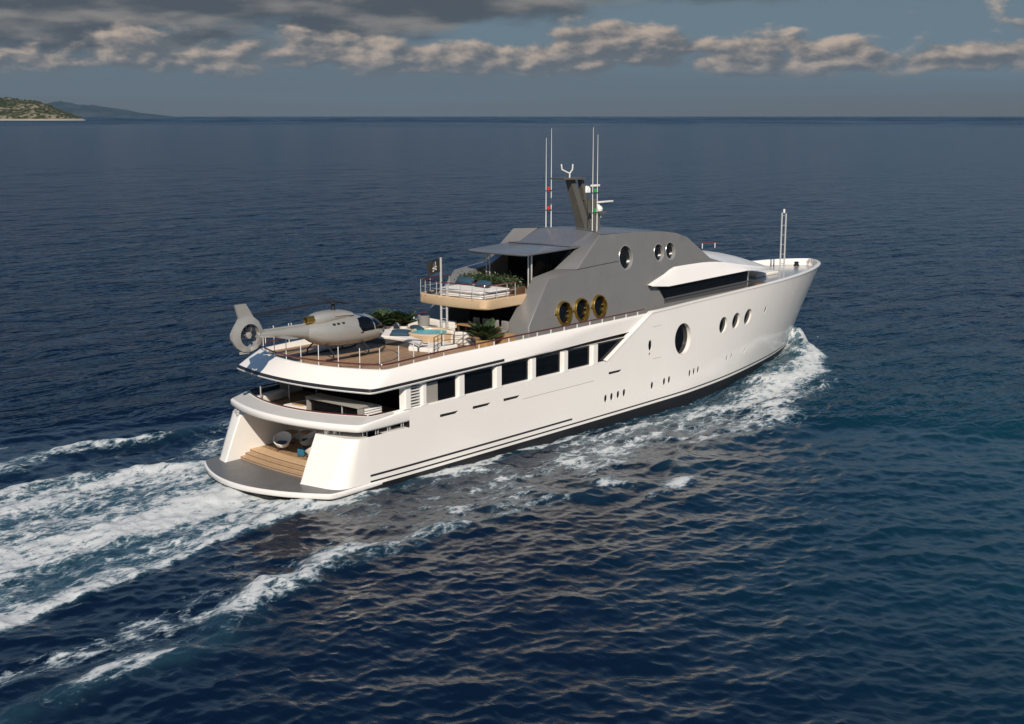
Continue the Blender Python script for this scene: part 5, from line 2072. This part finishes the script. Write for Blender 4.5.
# hedge in a trough between sun bed and bar
rng = random.Random(3)
t = thing('planter', 'long planter of dense low green shrubs behind the upper sun bed', 'planter', (18.2, .2, 8.48))
mb = MB()
mb.box((-.45, -2.35, .0), (.45, 2.5, .42), bev=.03)
mb.build('trough', M['brown'], t)
mb = MB()
for k in range(34):
    y = lerp(-2.2, 2.35, (k + .5) / 34)
    leaves(mb, 85, (rng.uniform(-.12, .12), y, .58 + rng.uniform(-.05, .14)), (.62, .28, .36), .13, rng)
mb.build('foliage', [M['leaf'], M['leaf2']], t, smooth=False, recalc=False)


def palm(name, label, loc, n, length, seed, group, pot, lift=1.0):
    rg_ = random.Random(seed)
    t = thing(name, label, 'plant', loc, 0, group)
    mb = MB()
    if pot == 'white':
        mb.lathe([(.20, 0), (.28, .45), (.30, .47), (.26, .47), (.25, .40)], n=20)
        mb.build('pot', M['white'], t)
        z0 = .45
    else:
        mb.box((-.38, -.38, 0), (.38, .38, .45), bev=.03)
        mb.build('pot', M['wood'], t)
        z0 = .44
    mb = MB()
    mb.lathe([(.24, z0 - .03), (0, z0 - .02)], n=14, capa=False, capb=False)
    mb.build('soil', M['brown'], t)
    mb = MB()
    for k in range(n):
        az_ = 2 * math.pi * k / n + rg_.uniform(-.3, .3)
        e0 = rg_.uniform(.55, 1.5)
        L = length * rg_.uniform(.75, 1.15)
        d = Vector((math.cos(az_), math.sin(az_), 0))
        pts = []
        for i in range(9):
            q = i / 8
            pts.append(Vector((0, 0, z0)) + d * L * (math.cos(e0) * q + .25 * q * q) + Vector((0, 0, lift * L * (math.sin(e0) * q - .34 * q * q))))
        mb.tube(pts[:7], .012, mi=rg_.randrange(2), n=4)
        for i in range(1, 9):
            a, b = pts[i - 1], pts[i]
            f = (b - a).normalized()
            sd = f.cross(Vector((0, 0, 1))).normalized()
            for j in range(4):
                p = a.lerp(b, j / 4)
                w = L * .30 * math.sin(min(1, (i + j / 4) / 8.3) * math.pi) ** .7 + .03
                for sg in (-1, 1):
                    tip = p + sd * sg * w + f * w * .55 - Vector((0, 0, .28 * w))
                    q_ = f * .032
                    mid = p.lerp(tip, .5) + Vector((0, 0, .03))
                    mb.add([p - q_ * .4, mid - q_, tip, mid + q_], [(0, 1, 2, 3)], rg_.randrange(2))
    mb.build('fronds', [M['leaf'], M['leaf2']], t, smooth=False, recalc=False)
    return t


palm('potted_palm', 'broad low potted palm by the starboard rail, near the black stair guard', (13.1, -3.75, 6.06), 26, 1.35, 5, 'potted palms on the deck', 'wood', 1.35)
palm('potted_palm', 'potted palm just beyond the nose of the helicopter, nearest to it', (12.5, 4.15, 6.06), 30, 1.15, 6, 'potted palms on the deck', 'white', 1.35)
palm('potted_palm', 'potted palm next to the grey armchair by the port rail', (13.75, 3.35, 6.06), 28, 1.05, 8, 'potted palms on the deck', 'white', 1.4)
palm('potted_palm', 'potted palm in the middle of the port trio beyond the hot tub', (13.2, 4.0, 6.06), 28, 1.1, 9, 'potted palms on the deck', 'white', 1.35)
mb = MB()
mb.box((-.55, -.3, 0), (.55, .3, .62), bev=.03)
o = mb.build('wooden_chest', M['wood'])
o.location = (14.55, -4.0, 6.06)
tag(o, 'low brown wooden chest on deck between the large palm and the grey fin', 'chest')

# dining table with four grey chairs under the balcony
t = thing('dining_table', 'long brown dining table under the balcony', 'table', (15.3, -1.35, 6.06))
mb = MB()
mb.box((-.45, -1.5, .70), (.45, 1.5, .76), bev=.015)
mb.build('table_top', M['wood'], t)
for x in (-.35, .35):
    for y in (-1.3, 1.3):
        mb = MB()
        mb.box((x - .04, y - .04, 0), (x + .04, y + .04, .70))
        mb.build('leg', M['brown'], t, smooth=False)
ch = thing('dining_chair', 'grey upholstered dining chair, first from the starboard palm in the row of four', 'chair', (16.1, -2.5, 6.06), 0, 'grey chairs at the dining table')
mb = MB()
mb.box((-.25, -.25, .40), (.25, .25, .52), bev=.04)
mb.build('seat', M['fabric_grey'], ch)
mb = MB()
mb.box((.20, -.26, .50), (.30, .26, 1.02), bev=.04)
mb.build('backrest', M['fabric_grey'], ch)
for x in (-.2, .24):
    for y in (-.2, .2):
        mb = MB()
        mb.tube([(x, y, 0), (x, y, .42)], .02, n=8)
        mb.build('leg', M['black_steel'], ch)
for y, lb in ((-1.75, 'second'), (-1.0, 'third'), (-.25, 'fourth')):
    c = copy_tree(ch)
    c.location = (16.1, y, 6.06)
    c['label'] = 'grey upholstered dining chair, %s from the starboard palm in the row of four' % lb

# high-backed grey armchair by the port rail
t = thing('armchair', 'high grey wraparound armchair by the port rail beyond the hot tub', 'armchair', (15.1, 2.95, 6.06), R(200))
t.scale = (.78, .78, .92)
mb = MB()
cu = [(.45 * math.cos(R(a)), .45 * math.sin(R(a))) for a in range(-115, 116, 10)]
mb.loft([[(x, y, .05) for x, y in cu], [(x * 1.08, y * 1.08, 1.05) for x, y in cu], [(x * .98, y * .98, 1.08) for x, y in cu], [(x * .86, y * .86, .4) for x, y in cu]])
mb.build('shell', M['fabric_grey'], t)
mb = MB()
mb.lathe([(.38, .08), (.40, .36), (.36, .44), (0, .46)], n=24)
mb.build('seat', M['fabric_grey'], t)

# pirate flag flying from the ensign mast
W_, H_ = 1.15, .80
def fl(u, v, off=0.0):
    """cloth position; u from the mast outwards, v upwards"""
    y = .13 * math.sin(u * 6.5 + .6 * v) * (.25 + u) + off
    return (-(u * W_) * .94, y - .05 * u, v * H_ - .12 * u * u)
flag = thing('pirate_flag', 'black pirate flag with skull and crossed bones on the ensign mast', 'flag', (14.20, .69, 9.95))
mb = MB()
mb.loft([[fl(i / 16, j / 10) for j in range(11)] for i in range(17)])
mb.build('cloth', M['flag'], flag, recalc=False)
def patch(mb, poly, s):
    pts = densify(poly, .05)
    r = delaunay_2d_cdt([Vector(p) for p in pts] , [(i, (i + 1) % len(pts)) for i in range(len(pts))], [], 0, 1e-6)
    F = [tt for tt in r[2] if in_poly((sum(r[0][i].x for i in tt) / 3, sum(r[0][i].y for i in tt) / 3), pts)]
    mb.add([fl(p.x, p.y, s * .006) for p in r[0]], F)
for s in (-1, 1):
    mb = MB()
    sk = [(.5 + .20 * math.cos(2 * math.pi * k / 18), .66 + .23 * math.sin(2 * math.pi * k / 18)) for k in range(18)]
    patch(mb, sk, s)
    patch(mb, [(.42, .40), (.58, .40), (.57, .52), (.43, .52)], s)
    for a, b in (((.24, .22), (.76, .46)), ((.24, .46), (.76, .22))):
        dx, dy = b[0] - a[0], b[1] - a[1]
        l = math.hypot(dx, dy)
        nx, ny = -dy / l * .035, dx / l * .05
        patch(mb, [(a[0] + nx, a[1] + ny), (b[0] + nx, b[1] + ny), (b[0] - nx, b[1] - ny), (a[0] - nx, a[1] - ny)], s * 1.3)
    mb.build('skull_print', M['bone'], flag, recalc=False)
    mb = MB()
    for ex_ in (.44, .56):
        patch(mb, [(ex_ + .035 * math.cos(2 * math.pi * k / 8), .63 + .05 * math.sin(2 * math.pi * k / 8)) for k in range(8)], s * 2.2)
    mb.build('eye_sockets', M['flag'], flag, recalc=False)

# ------------------------------------------------------------------ main deck aft
mb = MB()
mb.box((2.75, -4.25, 3.44), (3.05, -.25, 3.50))
mb.box((2.75, -.40, 3.50), (3.05, -.25, 4.36))
mb.box((2.75, -4.25, 3.50), (3.05, -4.13, 4.36))
mb.build('bar_frame', M['taupe'], yacht, smooth=False, bevel=.015)
mb = MB()
mb.box((2.70, -4.28, 4.362), (3.75, -.22, 4.48), bev=.02)
mb.build('bar_top', M['taupe'], yacht)
mb = MB()
mb.box((2.95, -4.12, 3.51), (2.98, -.41, 4.35))
mb.build('bar_panel', M['glass'], yacht, smooth=False)
mb = MB()
mb.tube([(2.85, -2.9, 3.5), (2.85, -2.9, 4.36)], .04, n=8)
mb.build('bar_post', M['chrome'], yacht)
mb = MB()
for k in range(5):
    z = 3.70 + k * .125
    mb.box((3.10, -4.40, z), (4.25, -4.27, z + .085), bev=.02)
mb.box((3.1, -4.26, 3.5), (4.25, -3.4, 4.33), 1)
mb.build('louvred_bar_end', [M['white_rough'], M['taupe']], yacht)
mb = MB()
mb.box((2.7, -.20, 3.44), (4.6, 1.6, 3.78), bev=.06)
o = mb.build('coffee_table', M['fabric_white'])
tag(o, 'broad low white upholstered table on the main deck beside the bar', 'table')
mb = MB()
mb.box((3.0, .4, 3.785), (3.8, 1.2, 3.84), bev=.015)
o = mb.build('serving_tray', M['wood'])
tag(o, 'brown wooden tray on the low white table near the bar', 'tray')
t = thing('banquette', 'white banquette along the port bulwark of the main deck', 'sofa', (3.6, 4.2, 3.44), R(8))
mb = MB()
mb.box((-1.2, -.4, 0), (1.6, .4, .40), bev=.05)
mb.build('seat', M['fabric_white'], t)
mb = MB()
mb.box((-1.2, .28, .36), (1.6, .48, .62), bev=.04)
mb.build('backrest', M['fabric_blue'], t)
# glass screen with dark rail and posts on the port side
for k, (x, y) in enumerate(((2.6, 3.3), (4.6, 3.3), (6.6, 3.3))):
    mb = MB()
    mb.tube([(x, y, 3.44), (x, y, 4.55)], .04, n=8)
    mb.build('screen_post', M['chrome'], yacht)
mb = MB()
mb.tube([(2.6, 3.3, 4.56), (6.7, 3.3, 4.56)], .035, n=8)
mb.build('screen_rail', M['black_steel'], yacht)

# ------------------------------------------------------------------ beach club furniture
def tub_chair(name, label, loc, rz):
    t = thing(name, label, 'armchair', loc, rz, 'white shell armchairs in the beach club')
    mb = MB()
    n = 25
    rows_o, rows_i = [], []
    def prof_(a, k):
        back = .5 + .5 * math.cos(a)      # 1 at the back, 0 at the front
        hgt = lerp(.42, .95, back ** 1.1)
        r = lerp(.28, lerp(.46, .54, back), k)
        z = lerp(.26, hgt, k ** 1.25)
        return r, z
    for k in [0, .25, .5, .75, 1]:
        ro = []
        for i in range(n):
            a = R(lerp(-172, 172, i / (n - 1)))
            r, z = prof_(a, k)
            ro.append((r * math.cos(a), r * math.sin(a) * 1.02, z))
        rows_o.append(ro)
    for k in [1, .75, .5, .25, 0]:
        ro = []
        for i in range(n):
            a = R(lerp(-172, 172, i / (n - 1)))
            r, z = prof_(a, k)
            r -= .05
            ro.append((r * math.cos(a), r * math.sin(a) * 1.02, z + .02))
        rows_i.append(ro)
    mb.loft(rows_o + rows_i)
    mb.build('shell', M['fabric_white'], t, ang=60)
    mb = MB()
    mb.lathe([(0, .26), (.30, .26), (.38, .38), (.34, .44), (0, .45)], n=24, capa=False, capb=False)
    mb.build('seat', M['fabric_white'], t)
    mb = MB()
    mb.box((-.30, -.24, .45), (.12, .24, .56), bev=.05)
    mb.build('seat_pad', M['fabric_blue'], t)
    for a in (45, 135, 225, 315):
        mb = MB()
        mb.tube([(.22 * math.cos(R(a)), .22 * math.sin(R(a)), .28), (.36 * math.cos(R(a)), .36 * math.sin(R(a)), 0)], .018, n=6)
        mb.build('leg', M['black_steel'], t)
    return t


tub_chair('shell_armchair', 'white shell armchair nearest the steps in the stern beach club', (3.0, 2.1, 1.062), R(35))
tub_chair('shell_armchair', 'white shell armchair by the blue stool, partly behind the starboard stern wing', (4.15, 1.35, 1.062), R(-35))
tub_chair('shell_armchair', 'white shell armchair mostly hidden behind the starboard stern wing', (2.9, -.55, 1.062), R(-80))
t = thing('side_table', 'round oak table with black rim items beyond the shell armchairs in the beach club', 'table', (4.35, 3.0, 1.062))
mb = MB()
mb.lathe([(.42, .62), (.45, .64), (.45, .67), (.42, .69)], n=28)
mb.build('table_top', M['wood'], t)
mb = MB()
mb.lathe([(.20, 0), (.20, .03), (.04, .06), (.04, .62)], n=16)
mb.build('pedestal', M['brown'], t)
t2 = copy_tree(t)
t2.location = (4.75, 2.1, 1.062)
t2.scale = (.8, .8, 1.1)
t2['label'] = 'smaller taller oak table behind the other table, near the curved white bench'
t['label'] = 'larger low round oak table beside the first shell armchair in the beach club'
for q in (t, t2): q['group'] = 'oak tables in the beach club'
t = thing('stool', 'petrol blue cube stool on the teak floor of the stern beach club', 'stool', (2.95, .45, 1.062), R(25))
mb = MB()
mb.box((-.2, -.2, .03), (.2, .2, .42), bev=.04)
mb.build('seat', mat('blue_stool_fabric', (.015, .12, .20), .85, noise=.2, nscale=6), t)
mb = MB()
mb.box((-.17, -.17, 0), (.17, .17, .03))
mb.build('base', M['black_steel'], t, smooth=False)

# ------------------------------------------------------------------ foredeck furniture
t = thing('bow_lounger', 'white padded lounger pad on the foredeck ahead of the coach roof', 'lounger', (50.2, .6, 6.5))
mb = MB()
mb.box((-1.9, -1.9, .02), (1.7, 1.9, .28), bev=.08)
mb.build('mattress', M['fabric_white'], t)
mb = MB()
mb.box((1.70, -1.5, .0), (1.95, 1.5, .20), bev=.03)
mb.build('base', M['black'], t)
cushion('cushion', 'brown leather cushion in the tan well by the starboard bow bulwark', (45.3, -3.35, 6.42), (1.1, .9, .55), R(20), M['brown'])

# ------------------------------------------------------------------ thin sea haze that turns the far ridge blue
hz = MB()
hz.box((-47000, -47000, -4.0), (47000, 47000, 900.0))
hm = bpy.data.materials.new('sea_haze')
hm.use_nodes = True
T = NT(hm.node_tree)
out = T.n('ShaderNodeOutputMaterial')
pv = T.n('ShaderNodeVolumePrincipled')
pv.inputs['Color'].default_value = (0.38, 0.68, 1.0, 1)
pv.inputs['Density'].default_value = 0.55e-5
pv.inputs['Anisotropy'].default_value = 0.0
T.l(pv, 0, out, 'Volume')
tag(hz.build('haze', hm, smooth=False), kind='stuff')
